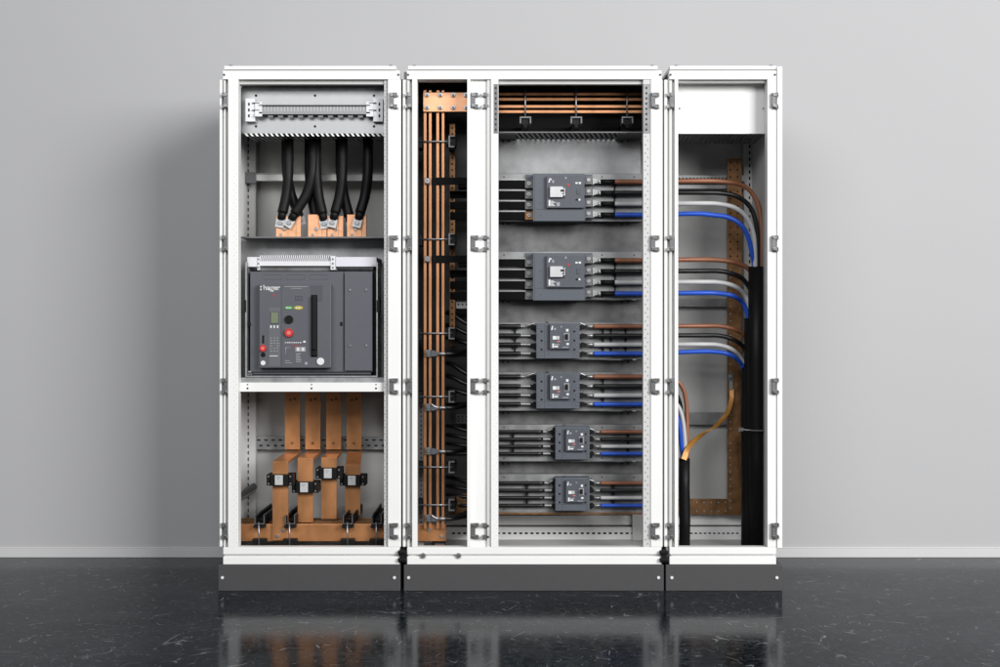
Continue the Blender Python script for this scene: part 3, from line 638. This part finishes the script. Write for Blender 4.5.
p = MB(); p.pb(449.6, 455.0, 124, 346, .215, .222, 'bronze'); perf(p, 452.3, 128, 344, .215, 6, 1.7, 1.7)
tag(p.build('earth_bar'), 'short tarnished perforated copper strip beside the tall copper bars', 'copper strip')
p = MB(); p.prism([(X_(a, .22), Z_(b_, .22)) for a, b_ in ((455, 497), (472, 492), (472, 505), (463, 512), (455, 514), (450, 516))], .22, .23, 'bronze'); p.bolt(459, 503, .22, .005, .003); p.bolt(465, 499, .22, .005, .003)
tag(p.build('copper_bracket'), 'small angled copper bracket beside the lowest clamp of the tall bars', 'bracket')
p = MB(); p.pb(432, 445, 541.6, 546.8, .14, .2, 'black'); p.bolt(436, 548.0, .06, .006, .006, 'tinned'); p.bolt(442, 548.0, .06, .006, .006, 'tinned')
p.pb(434, 444, 546.4, 548.4, .061, .19, 'hinge')
tag(p.build('bar_stand', bevel=.001), 'small black foot with two bright screws under the tall copper bars', 'support')

# flat black bars feeding the two large breakers
rows_big = ([184.0, 194.6, 205.2, 215.6], [262.8, 273.8, 284.8, 295.4])
for r, ys in enumerate(rows_big):
    for k, y in enumerate(ys):
        p = MB(); Y = .205
        h = 3.5
        x0 = 432 if k == 0 else 450
        if k == 0:
            p.pb(432.5, 474, (181 if r == 0 else 259) - 3.6, (181 if r == 0 else 259) + 3.6, .106, .112, 'blackbar'); p.pb(458, 480, y - h, y + h, .112, Y, 'blackbar')
        p.pb(x0 if k else 462, 526.4, y - h, y + h, Y, Y + .008, 'blackbar')
        o = p.build('insulated_bar', bevel=.0008)
        tag(o, '%s of the flat black bars left of the %s large breaker' % (['topmost', 'second from top', 'third from top', 'lowest'][k], ['upper', 'lower'][r]), 'insulated bar', 'flat black bars left of the large breakers')
        q = MB(); q.pb(525.2, 532.8, y - 3.9, y + 3.9, Y - .004, Y + .05, 'bronze' if (r == 0 and k == 3) else 'galvd'); q.bolt(529, y - .4, Y - .004, .0078, .006, 'steel', 10, 'hinge'); q.build('end_tab', o)
        q = MB(); q.pb(497, 525.6, y - h - 1.5, y - h - .25, Y + .004, Y + .02, 'tinned'); q.build('edge_strip', o)
        if k == 0:
            q = MB(); q.pb(424.6, 430, (181 if r == 0 else 259) - 3, (181 if r == 0 else 259) + 3, .104, .114, 'hinge'); q.bolt(427.4, 181 if r == 0 else 259, .104, .0105, .009, 'steel', 6, 'hinge'); q.build('bolt', o)

# ---- moulded case breakers
def mark(p, x0, x1, y0, y1, Y, m='ink'): p.pb(x0, x1, y0, y1, Y - .0014, Y + .0005, m)
def breaker_big(dy, label):
    Y = .165; t = thing('moulded_breaker', W(559, 221 + dy, .22), label, 'circuit breaker', 'breakers in the middle cabinet')
    p = MB(); p.pb(533, 585, 173.6 + dy, 221 + dy, Y, .26, 'mccb'); p.pb(525.6, 533, 174.6 + dy, 220 + dy, .222, .26); p.pb(585, 592.4, 174.6 + dy, 220 + dy, .222, .26)
    p.pb(534.6, 535.1, 174 + dy, 220.6 + dy, Y - .0008, Y + .001, 'acbd'); p.pb(535, 584.6, 209.1 + dy, 209.5 + dy, Y - .0008, Y + .001, 'acbd')
    for x, y in ((540.4, 191), (540.4, 215.4), (540.4, 203)): p.bolt(x, y + dy, Y, .0035, .0008, 'acbd', 8)
    p.build('housing', t, .002)
    Yp = .148; p = MB(); p.pb(546.6, 584.4, 176 + dy, 207.8 + dy, Yp, Y - .0005, 'mccbp'); p.pb(570.5, 571, 178 + dy, 207 + dy, Yp - .0008, Yp + .001, 'mccb'); p.build('front_panel', t, .0015)
    p = MB(); p.pb(550, 562.6, 186.4 + dy, 197.2 + dy, Yp - .016, Yp - .0005, 'label'); p.pb(561.8, 565, 187.6 + dy, 196 + dy, Yp - .014, Yp - .0005, 'steel'); p.pb(560.6, 564.2, 189.6 + dy, 191.4 + dy, Yp - .019, Yp - .0135, 'hole'); p.pb(562.4, 563.6, 192.8 + dy, 194 + dy, Yp - .0185, Yp - .0135, 'hole'); p.pb(549.4, 565, 197.4 + dy, 198.2 + dy, Yp - .004, Yp - .0005, 'acbd'); p.build('handle', t, .0015)
    p = MB()
    p.prism([(X_(a, Yp), Z_(b_ + dy, Yp)) for a, b_ in ((548.2, 182.6), (549.4, 178.4), (550.6, 178.4), (549.6, 182.6))], Yp - .0016, Yp, 'ink'); mark(p, 552.2, 554, 180.2 + dy, 183 + dy, Yp, 'inkg'); mark(p, 550.6, 551.6, 178.6 + dy, 180 + dy, Yp)
    p.build('type_mark', t); p = MB(); mark(p, 565, 566.6, 176.9 + dy, 179 + dy, Yp, 'inkg'); mark(p, 575.4, 577.8, 182.2 + dy, 183.8 + dy, Yp); mark(p, 578.8, 581, 182 + dy, 184 + dy, Yp); mark(p, 578.6, 580.4, 198.8 + dy, 200.6 + dy, Yp)
    p.build('position_marks', t); p = MB()
    mark(p, 548.6, 550.4, 200 + dy, 206 + dy, Yp)
    for k in range(5): mark(p, 550.8, 550.8 + random.uniform(2, 5), 201 + k * 1.1 + dy, 201.6 + k * 1.1 + dy, Yp)
    mark(p, 556.6, 559.8, 202.4 + dy, 206.2 + dy, Yp, 'inkg'); p.build('rating_print', t)
    p = MB(); p.bolt(568.2, 185.0 + dy, Yp, .0046, .002, 'red', 12); p.build('test_button', t)
    p = MB(); p.pb(576.8, 580.2, 189 + dy, 194.2 + dy, Yp - .003, Yp, 'acbd'); p.pb(575.8, 578, 199 + dy, 200.4 + dy, Yp - .002, Yp, 'hole'); p.build('display_window', t)
    for k in range(4):
        y = 180 + dy + k * 11.2
        q = MB(); q.pb(585.6, 592, y - 4.4, y + 4.2, .19, .239, 'galvd'); q.bolt(588.4, y, .19, .009, .004, 'steel', 10); q.pb(585.2, 586.2, y - 5, y + 5, .165, .23, 'mccb'); q.build('terminal', t, .001)
        if k < 2:
            q = MB(); q.bolt(585.6, y + 5.6, .165, .0068, .0008, 'hole', 10); q.build('fixing_hole', t)
            q = MB(); q.bolt(530.4, y + 5.6, .22, .0068, .0008, 'hole', 10); q.build('fixing_hole', t)
    return t
b1 = breaker_big(0, 'topmost large grey breaker with silver handle plate in the middle cabinet')
dup(b1, (0, 0, Z_(252.4, .2) - Z_(173.6, .2)), 'lower of the two large grey breakers with silver handle plate, second from top')
def breaker_small(x0, x1, y0, y1, px0, px1, py0, py1, s, label):
    Y = .175; t = thing('moulded_breaker', W((x0 + x1) / 2, y1, .22), label, 'circuit breaker', 'breakers in the middle cabinet')
    p = MB(); p.pb(x0, x1, y0, y1, Y, .26, 'mccb'); j = x0 + 8 * s
    p.pb(j, j + .5, y0 + .3, y1 - .3, Y - .0008, Y + .001, 'acbd'); p.pb(x0 + 1, x1 - 1, y0 + (y1 - y0) * .80, y0 + (y1 - y0) * .80 + .4, Y - .0008, Y + .001, 'acbd'); p.pb(px1 + 2.5 * s, px1 + 2.5 * s + .4, y0 + .3, y1 - .3, Y - .0008, Y + .001, 'acbd')
    p.bolt(j + 4 * s, y0 + (y1 - y0) * .88, Y, .0035, .0008, 'acbd', 8)
    p.pb(x0 + 9 * s, x0 + 12 * s, y0 - 1.0, y0 - .1, Y + .01, Y + .02, 'hole')
    p.build('housing', t, .0018)
    Yp = .158; p = MB(); p.pb(px0, px1, py0, py1, Yp, Y - .0005, 'mccbp'); p.pb(px0 - 2.2 * s, px0 - .2, py0 + 1, py1 + .6, Y - .003, Y - .0002, 'acbd'); p.build('front_panel', t, .0012)
    w, h = px1 - px0, py1 - py0
    u = lambda a: px0 + a * w
    v = lambda a: py0 + a * h
    p = MB()
    p.prism([(X_(a, Yp), Z_(b_, Yp)) for a, b_ in ((u(.06), v(.24)), (u(.10), v(.08)), (u(.16), v(.08)), (u(.13), v(.24)))], Yp - .0016, Yp, 'ink'); mark(p, u(.2), u(.3), v(.16), v(.24), Yp, 'inkg'); mark(p, u(.52), u(.58), v(.08), v(.14), Yp, 'inkg')
    p.build('type_mark', t); p = MB()
    mark(p, u(.14), u(.32), v(.48), v(.62), Yp); mark(p, u(.34), u(.46), v(.48), v(.62), Yp, 'label'); mark(p, u(.12), u(.2), v(.78), v(.95), Yp)
    mark(p, u(.22), u(.46), v(.8), v(.84), Yp, 'inkg'); mark(p, u(.22), u(.4), v(.87), v(.93), Yp); mark(p, u(.36), u(.5), v(.68), v(.72), Yp, 'pink'); p.build('rating_print', t); p = MB(); mark(p, u(.78), u(.9), v(.2), v(.3), Yp); mark(p, u(.8), u(.92), v(.76), v(.84), Yp); mark(p, u(.6), u(.9), v(.92), v(.95), Yp, 'inkg')
    p.build('position_marks', t)
    p = MB(); p.pb(u(.68), u(.94), v(.36), v(.68), Yp - .003, Yp, 'inkg'); p.pb(u(.72), u(.90), v(.39), v(.65), Yp - .0036, Yp - .002, 'acbd'); p.pb(u(.76), u(.86), v(.42), v(.60), Yp - .014, Yp - .003, 'black'); p.build('toggle', t, .0008)
    n = 4; st = (y1 - y0) * .255
    for k in range(n):
        y = y0 + (y1 - y0) * .10 + k * st
        for xx, sg in ((x0, 1), (x1, -1)):
            q = MB(); a = sorted((xx + sg * 1.2 * s, xx + sg * 4 * s)); q.pb(a[0], a[1], y - 1.1, y + 2.2, Y - .0008, Y + .001, 'mccbp'); q.bolt(xx + sg * 2.6 * s, y + .6, Y, .0042, .0012, 'hinge', 8)
            q.build('terminal', t); q = MB(); a = sorted((xx - sg * 3.2 * s, xx - sg * .1)); q.pb(a[0], a[1], y - 1.4, y + 3.2, .20, .245, 'black'); q.build('terminal_shroud', t)
            if k < 3:
                q = MB(); q.bolt(xx + sg * 5.2 * s, y + st * .55, Y, .0046, .0008, 'hole', 8); q.build('fixing_hole', t)
    return t
b3 = breaker_small(536.4, 579.6, 323, 358.4, 549.8, 570.6, 324, 349, 1.0, 'medium grey breaker with black toggle, third from top, right above its twin')
dup(b3, (0, 0, Z_(372.8, .2) - Z_(323, .2)), 'medium grey breaker with black toggle, fourth from top, right below its twin')
b5 = breaker_small(555.4, 589.6, 426.2, 459.4, 565.8, 585, 428.8, 451, .8, 'small grey breaker with black toggle, fifth from top')
dup(b5, (0, 0, Z_(477.2, .2) - Z_(426.2, .2)), 'lowest small grey breaker with black toggle, near the cabinet floor')

# ---- incoming black cables (left of breakers 3-6)
rowy = [None, None, [326.4, 335.6, 344.6, 353.6], [376.6, 386.2, 395.4, 404.2], [431.8, 439.2, 446.4, 453.6], [483.0, 490.4, 497.8, 505.4]]
inx = {2: (520.5, 531), 3: (520.5, 531), 4: (543, 551), 5: (544.5, 552.5)}
rname = ['topmost', 'second', 'third', 'fourth', 'fifth', 'lowest']
for r in (2, 3, 4, 5):
    xe, xl = inx[r]; rad = .0096 if r < 4 else .0078
    for k, y in enumerate(rowy[r]):
        Y = .215; rise = 14 if r < 4 else 6
        sgn = -1 if k < 3 else 0.3
        pts = path((446.5, y + sgn * rise * (1 - k * .25), .25), (454, y + sgn * rise * .8 * (1 - k * .25), .235), (464, y + sgn * .32 * rise * (1 - k * .25), .22), (474, y, Y), (486, y, Y), (500, y, Y), (xe, y, Y))
        o = cable('incoming_cable', pts, rad, 'blackw', '%s black cable entering the %s breaker from the left' % (['topmost', 'second', 'third', 'lowest'][k], rname[r] if r == 5 else rname[r] + ' highest'), 'cable', 'black cables feeding the breakers from the left')
        q = MB()
        if k == 0:
            q.tube(path((xe - 1, y, Y), (xe + 4, y, Y), (xl - 3, y - 1.2, Y - .004), (xl + (3 if r < 4 else 2), y - 3.2, Y - .008)), .0052, 'tinned', 8)
        else:
            q.tube(path((xe - 1, y, Y), (xl, y, Y)), .0058, 'tinned', 8)
        q.pb(xl - .6, xl + 3.4, y - 1.2, y + 2.0, Y - .006, Y + .02, 'black'); q.build('cable_lug', o)
# silver connectors clamped on the tall bars
for i, y in enumerate((353.4, 407.4, 451.2, 518.4)):
    t = thing('bar_connector', W(432, y + 3, .1), ['topmost', 'second from top', 'third from top', 'lowest'][i] + ' silvery connector clamped across the tall copper bars', 'connector', 'connectors clamped on the tall copper bars')
    p = MB(); p.pb(425.2, 431.2, y - 3.6, y + 3.4, .100, .1145, 'hinge'); p.bolt(428, y, .10, .008, .006, 'galvd', 6); p.build('clamp_block', t, .001)
    p = MB(); p.prism([(X_(a, .104), Z_(b_, .104)) for a, b_ in ((431.2, y - 2.9), (434, y - 3), (438.4, y - 1), (438.4, y + 1.4), (434, y + 3), (431.2, y + 2.8))], .096, .113, 'acbd'); p.build('insulator', t)
    p = MB(); p.tube([W(438, y + .2, .104), W(446, y + .2, .104)], .0062, 'tinned', 8)
    if i % 2: p.tube(path((431.6, y - 3.4, .094), (434, y - 1.2, .094), (438.6, y + .2, .10)), .0036, 'tinned', 8)
    p.build('cable_lug', t)
    p = MB(); p.tube(path((445.4, y + .2, .104), (455, y, .12), (468, y - 2.4, .17), (482, y - 4.5, .2)), .0090, 'blackw', 10); p.build('tail_cable', t)

# ---- top horizontal bars and hangers
for i, y in enumerate((94.0, 99.2, 106.4, 111.6)):
    p = MB(); p.pb(472, 656, y - 1.35, y + 1.35, .16, .178, 'copperd'); tag(p.build('horizontal_busbar', bevel=.0006), ['topmost', 'second from top', 'third from top', 'lowest'][i] + ' thin horizontal copper bar under the middle cabinet roof', 'busbar', 'thin horizontal copper bars under the roof')
h0 = thing('bar_hanger', W(525.2, 127, .15), 'leftmost hanging rod and black clamp on the top copper bars', 'hanger', 'hangers on the top copper bars')
p = MB(); p.tube([W(525.2, 80, .15), W(525.2, 124, .15)], .0034, 'steel', 8); p.build('hanger_rod', h0)
p = MB(); p.pb(519.6, 531.2, 116.4, 118.2, .135, .2, 'hinge'); p.pb(519.6, 521.2, 118.2, 123.4, .135, .2); p.pb(529.6, 531.2, 118.2, 123.4, .135, .2); p.build('hanger_cap', h0, .001)
p = MB(); p.pb(521.6, 529.2, 118.4, 125, .145, .34, 'black'); p.pb(523.6, 527, 125, 127.6, .14, .18); p.build('clamp_block', h0, .0015)
for x, l in ((576, 'middle hanging rod and black clamp on the top copper bars'), (627, 'rightmost hanging rod and black clamp on the top copper bars')): dup(h0, (X_(x, .15) - X_(525.2, .15), 0, 0), l)

# ---- outgoing coloured cables
rowy[0] = [181.8, 193.0, 203.8, 214.8]; rowy[1] = [260.4, 271.4, 282.4, 293.6]
COLS = [('brown', 'brown'), ('blackw', 'black'), ('greyw', 'pale grey'), ('blue', 'blue')]
tails = {
 0: [[(700, 181, .215), (722, 181.6, .23), (740, 184.5, .245), (752, 193, .25), (759.4, 210, .25), (761, 235, .25), (760.6, 262, .25), (760.4, 280, .25)],
     [(700, 192.6, .21), (722, 193.2, .22), (738, 197, .225), (750, 207, .23), (756, 223, .23), (757.6, 245, .235), (757.6, 280, .24)],
     [(700, 203.4, .205), (720, 204.2, .21), (736, 208.4, .21), (747, 218, .21), (753.4, 234, .215), (755, 258, .22), (755, 280, .23)],
     [(695, 213.8, .20), (712, 215, .20), (728, 217.4, .20), (741, 225, .20), (748.4, 238, .205), (752.4, 256, .218), (754.2, 266, .232), (755, 285, .245)]],
 1: [[(700, 259.6, .235), (722, 260.4, .24), (738, 263.4, .24), (748, 268.6, .24), (754, 279, .24), (755, 300, .264)],
     [(700, 271, .225), (722, 271.4, .23), (738, 276, .23), (747, 284, .23), (752, 296, .235), (753, 320, .264)],
     [(700, 282, .215), (720, 282.6, .22), (735, 286.6, .22), (744.5, 295, .22), (749, 306, .225), (750.8, 326, .262)],
     [(698, 293, .205), (716, 293.2, .21), (732, 295.6, .21), (742, 302, .21), (747.4, 314, .232), (749.6, 330, .256)]],
 2: [[(700, 326, .235), (720, 326.2, .24), (735, 329.6, .24), (745, 336, .24), (750, 348, .24), (751, 372, .278)],
     [(700, 335.4, .225), (720, 335.8, .23), (734, 340, .23), (743, 347, .23), (748, 360, .235), (749, 375, .278)],
     [(700, 344.4, .215), (718, 345, .22), (731, 349, .22), (740, 357, .22), (744.8, 368, .255), (746.4, 385, .276)],
     [(698, 351.6, .205), (714, 351.8, .205), (728, 354, .205), (738.4, 360.6, .22), (743, 368, .242), (745.4, 384, .272)]],
 3: [[(662, 377.5, .21), (674, 379.5, .215), (681.5, 386, .22), (685.6, 398, .225), (687, 416, .225), (687, 442, .22), (686.6, 470, .22)],
     [(660, 386.8, .215), (671, 389.6, .225), (678, 398, .24), (681, 412, .25), (682, 440, .25), (683, 470, .24)],
     [(660, 396, .205), (671, 399.4, .21), (679, 408, .21), (683, 422, .21), (684.8, 442, .212), (685, 458, .215), (684.8, 474, .22)],
     [(658, 404.8, .195), (668, 407, .195), (676, 415, .195), (679.6, 428, .198), (681.4, 446, .208), (683, 458, .218), (684, 474, .222)]],
 4: [[(655, 432, .235), (664, 435, .245), (669.5, 444, .26), (671, 470, .27), (671, 546, .28)], [(654, 439.2, .23), (662, 442, .235), (667, 451, .25), (668.4, 475, .26), (668.4, 546, .27)],
     [(653, 446.4, .22), (660, 449, .22), (664.5, 458, .23), (666, 480, .24), (666, 546, .25)], [(652, 453.6, .205), (658, 456, .205), (662, 465, .21), (663.5, 485, .22), (663.5, 546, .23)]],
 5: [[(653, 483, .235), (661, 486, .25), (665, 495, .28), (666, 515, .30), (666, 546, .31)], [(653, 490.4, .235), (660, 493, .25), (663, 500, .28), (664, 518, .30), (664, 546, .31)],
     [(652, 497.8, .22), (658, 500, .22), (661, 507, .24), (662, 520, .26), (662, 546, .29)], [(651, 505.4, .20), (656, 507.4, .20), (659.4, 514, .20), (660.4, 526, .21), (660.4, 546, .22)]]}
start = {0: (592, 600.5, 614), 1: (592, 600.5, 614), 2: (581, 586, 593.5), 3: (581, 586, 593.5), 4: (590.5, 593, 600.5), 5: (590.5, 593, 600.5)}
endw = ['entering the tallest sheath', 'bending behind the tallest sheath', 'bending behind the middle sheath', 'entering the low left sheath', 'turning down behind the post', 'turning down behind the post']
for r in range(6):
    xa, xs, xc = start[r]; rad = (.0100 if r < 2 else .0094) if r < 4 else .0078
    for k in range(4):
        y = rowy[r][k]; Y = .205; m, cn = COLS[k]
        tl = tails[r][k]
        if r in (1, 2):
            ax = .266 if r == 1 else .280
            tl = [(a, b_, c + (ax - c) * max(0, min(1, (a - 733) / 11))) for a, b_, c in tl]
        o = cable('outgoing_cable', path((xc, y, Y), (xc + 12, y, Y), (636, y, Y), (646, y, Y), *tl, n=6), rad, m, '%s cable leaving the %s breaker to the right, %s' % (cn, rname[r] if r in (0, 5) else rname[r] + ' highest', endw[r]), 'cable', 'coloured cables leaving the breakers to the right')
        q = MB()
        if r < 2:
            q.tube([W(xs, y, Y), W(xc + .8, y, Y)], rad * 1.03, 'black', 12); q.build('sleeve', o)
            q = MB(); q.prism([(X_(a, Y), Z_(b_, Y)) for a, b_ in ((592.4, y - 3.2), (596, y - 3.0), (600.6, y - 1.4), (600.6, y + 1.6), (596, y + 1.4), (592.4, y + 3))], Y - .008, Y + .004, 'tinned'); q.tube([W(597.4, y, Y - .004), W(601.4, y, Y)], rad * .8, 'tinned', 10); q.build('cable_lug', o)
        else:
            q.tube([W(xs, y, Y), W(xc + .8, y, Y)], rad * .62, 'tinned', 10)
            if k == 0: q.tube(path((xa - 1, y - 3.4, Y - .006), (xa + 3, y - 1.8, Y - .003), (xs + 1.6, y, Y)), .0040, 'tinned', 8)
            q.prism([(X_(a, Y), Z_(b_, Y)) for a, b_ in ((xa, y - 2.4), (xa + 2.4, y - 2.2), (xs + .8, y - 1), (xs + .8, y + 1.2), (xa + 2.4, y + 2.2), (xa, y + 2.4))], Y - .006, Y + .012, 'black'); q.build('cable_lug', o)

# ---- cable spacers / ties
ties = [(2, 515, 'left'), (4, 513, 'left'), (5, 527, 'left'), (0, 614.6, 'right'), (1, 615, 'right'), (2, 603, 'right'), (2, 611, 'inner'), (2, 625.5, 'outer'), (3, 603, 'right'), (4, 628, 'right'), (5, 613, 'right')]
for r, x, side in ties:
    p = MB(); ys = rowy[r]; Y = .222
    p.pb(x - .65, x + .65, ys[0] - 2, ys[3] + 2.4, Y + .004, Y + .012, 'black')
    for y in ys[:3]: p.pb(x - 1.5, x + 1.5, y + 2.6, y + 4.4, Y - .004, Y + .004, 'black')
    tag(p.build('cable_spacer'), {'left': 'thin black cable spacer left of the %s breaker', 'right': 'thin black cable spacer just right of the %s breaker', 'inner': 'middle thin black cable spacer among the cables right of the %s breaker', 'outer': 'outermost thin black cable spacer among the cables right of the %s breaker'}[side] % (rname[r] if r in (0, 5) else rname[r] + ' highest'), 'cable spacer', 'black spacers holding rows of cables')

# ================================================================== RIGHT CABINET CONTENTS
zf = Z_(558)
def conduit(x, ytop, Y, r, label):
    a = W(x, ytop, Y); p = MB(); p.tube([(a.x, Y, zf), (a.x + .002, Y, zf + (a.z - zf) * .33), (a.x - .001, Y, zf + (a.z - zf) * .66), (a.x, Y, a.z)], r, 'rubber', 20); p.tube([(a.x, Y, a.z), (a.x, Y, a.z + .0012)], r * .9, 'hole', 20)
    return tag(p.build('cable_sheath'), label, 'cable sheath', 'black sheaths round the cables')
conduit(756.6, 267, .245, .0345, 'thickest and tallest black cable sheath beside the right wall')
conduit(751.4, 318.5, .264, .0305, 'middle black cable sheath, its top just below the second blue bend')
conduit(747.6, 367.5, .278, .0275, 'shortest of the three black cable sheaths at the right wall')
conduit(684.4, 458.5, .215, .0232, 'low black cable sheath beside the left post of the narrow cabinet')
p = MB()
pts = [W(740.6, 429.4, .196), W(748, 430, .186), W(756, 430.6, .186), W(764, 430.6, .200)]
p.tube(smooth(pts), .0026, 'tinned', 8); p.pb(738.8, 743.4, 427.6, 431.4, .192, .2, 'steel'); tag(p.build('cable_tie'), 'thin silvery tie wrapped round the black sheaths at the right', 'cable tie')
for nm, (x0, x1, y0, y1), lab in (('earth_bar', (727.4, 741.6, 158.6, 515), 'tall brown copper earth bar with rows of bolts in the narrow cabinet'), ('earth_bar', (664, 741.6, 499, 514.4), 'low horizontal brown copper earth bar with bolts, near the narrow cabinet floor')):
    p = MB(); vert = y1 - y0 > 100; Y = .40 if vert else .413
    p.pb(x0, x1, y0, y1, Y, Y + .01, 'bronze')
    if vert:
        y = y0 + 4
        while y < y1 - 2:
            far = y < 262
            for x in (x0 + 3, x1 - 4): p.bolt(x, y, Y, .0042, .0008 if far else .003, 'hole' if far else ('tinned' if x < x0 + 5 else 'bronze'), 8)
            y += 7.2
    else:
        x = x0 + 4
        while x < x1 - 14:
            for y in (y0 + 3.4, y1 - 3.2): p.bolt(x, y, Y, .004, .003, 'tinned', 8)
            x += 7.2
    tag(p.build(nm, bevel=.0008), lab, 'earth bar', 'brown copper earth bars')
t = thing('earth_strap', W(684, 459, .2), 'amber flat braided strap curving from the tall earth bar down to the low sheath', 'strap')
pts = smooth([W(731.6, 389, .385), W(731.4, 399, .375), W(727, 413, .35), (W(717, 425, .32)), W(705.5, 432.6, .29), W(695, 440, .235), W(687.4, 449, .20), W(683.6, 459.5, .186)], 8)
p = MB(); i = p.mi('braid'); rings = []
for k, c in enumerate(pts):
    f = k / (len(pts) - 1); ang = 0.15 + 2.4 * max(0, min(1, (f - .3) / .35)) * (1 if f < .65 else 1); ang = ang if f < .65 else 2.55 + .55 * (f - .65) / .35
    tn = (pts[min(k + 1, len(pts) - 1)] - pts[max(k - 1, 0)]).normalized(); s1 = tn.cross(Vector((0, 1, 0))).normalized(); s2 = tn.cross(s1)
    wd = s1 * math.cos(ang) + s2 * math.sin(ang); nd = tn.cross(wd)
    rings.append([p.bm.verts.new(c + wd * (a * (.0085 + .0030 * f)) + nd * (b_ * .003)) for a, b_ in ((-1, -1), (1, -1), (1, 1), (-1, 1))])
for a, b_ in zip(rings, rings[1:]):
    for q in range(4): p.bm.faces.new([a[q], a[(q + 1) % 4], b_[(q + 1) % 4], b_[q]]).material_index = i
p.bm.faces.new(rings[0][::-1]); p.bm.faces.new(rings[-1]); p.build('strap', t)
p = MB(); p.pb(727.8, 733.6, 373.6, 381.4, .385, .398, 'hinge'); p.bolt(730.4, 376.6, .385, .008, .006, 'steel', 6); p.pb(729.6, 733, 381.4, 390, .378, .392, 'tinned'); p.build('cable_lug', t, .001)

# ================================================================== LIGHT
def area(name, loc, target, sx, sy, power, col=(1, 1, 1)):
    l = bpy.data.lights.new(name, 'AREA'); l.shape = 'RECTANGLE'; l.size = sx; l.size_y = sy; l.energy = power; l.color = col
    o = bpy.data.objects.new(name, l); COL.objects.link(o); o.location = loc
    o.rotation_euler = (Vector(target) - Vector(loc)).to_track_quat('-Z', 'Y').to_euler(); return o
area('key_lamp', (5.8, -7.4, 4.0), (0.0, 0.2, 0.9), 4.6, 4.2, 1180, (1.0, 0.995, 0.985))
area('fill_lamp', (-1.6, -6.8, 4.4), (-0.4, 0.2, 0.9), 5.0, 2.5, 330, (0.99, 0.995, 1.0))
w = bpy.data.worlds.new('World'); SC.world = w; w.use_nodes = True
bg = w.node_tree.nodes['Background']; bg.inputs[0].default_value = (0.9, 0.93, 1.0, 1); bg.inputs[1].default_value = 0.12

# ================================================================== CAMERA
cam = bpy.data.cameras.new('camera'); cam.lens = 45.0; cam.sensor_width = 36.0; cam.clip_end = 100
co = bpy.data.objects.new('camera', cam); COL.objects.link(co); co.location = (0, CAMY, CAMZ); co.rotation_euler = (math.radians(90), 0, 0)
SC.camera = co
SC.view_settings.view_transform = 'Standard'; SC.view_settings.look = 'None'; SC.view_settings.exposure = 0.0; SC.view_settings.gamma = 1.0
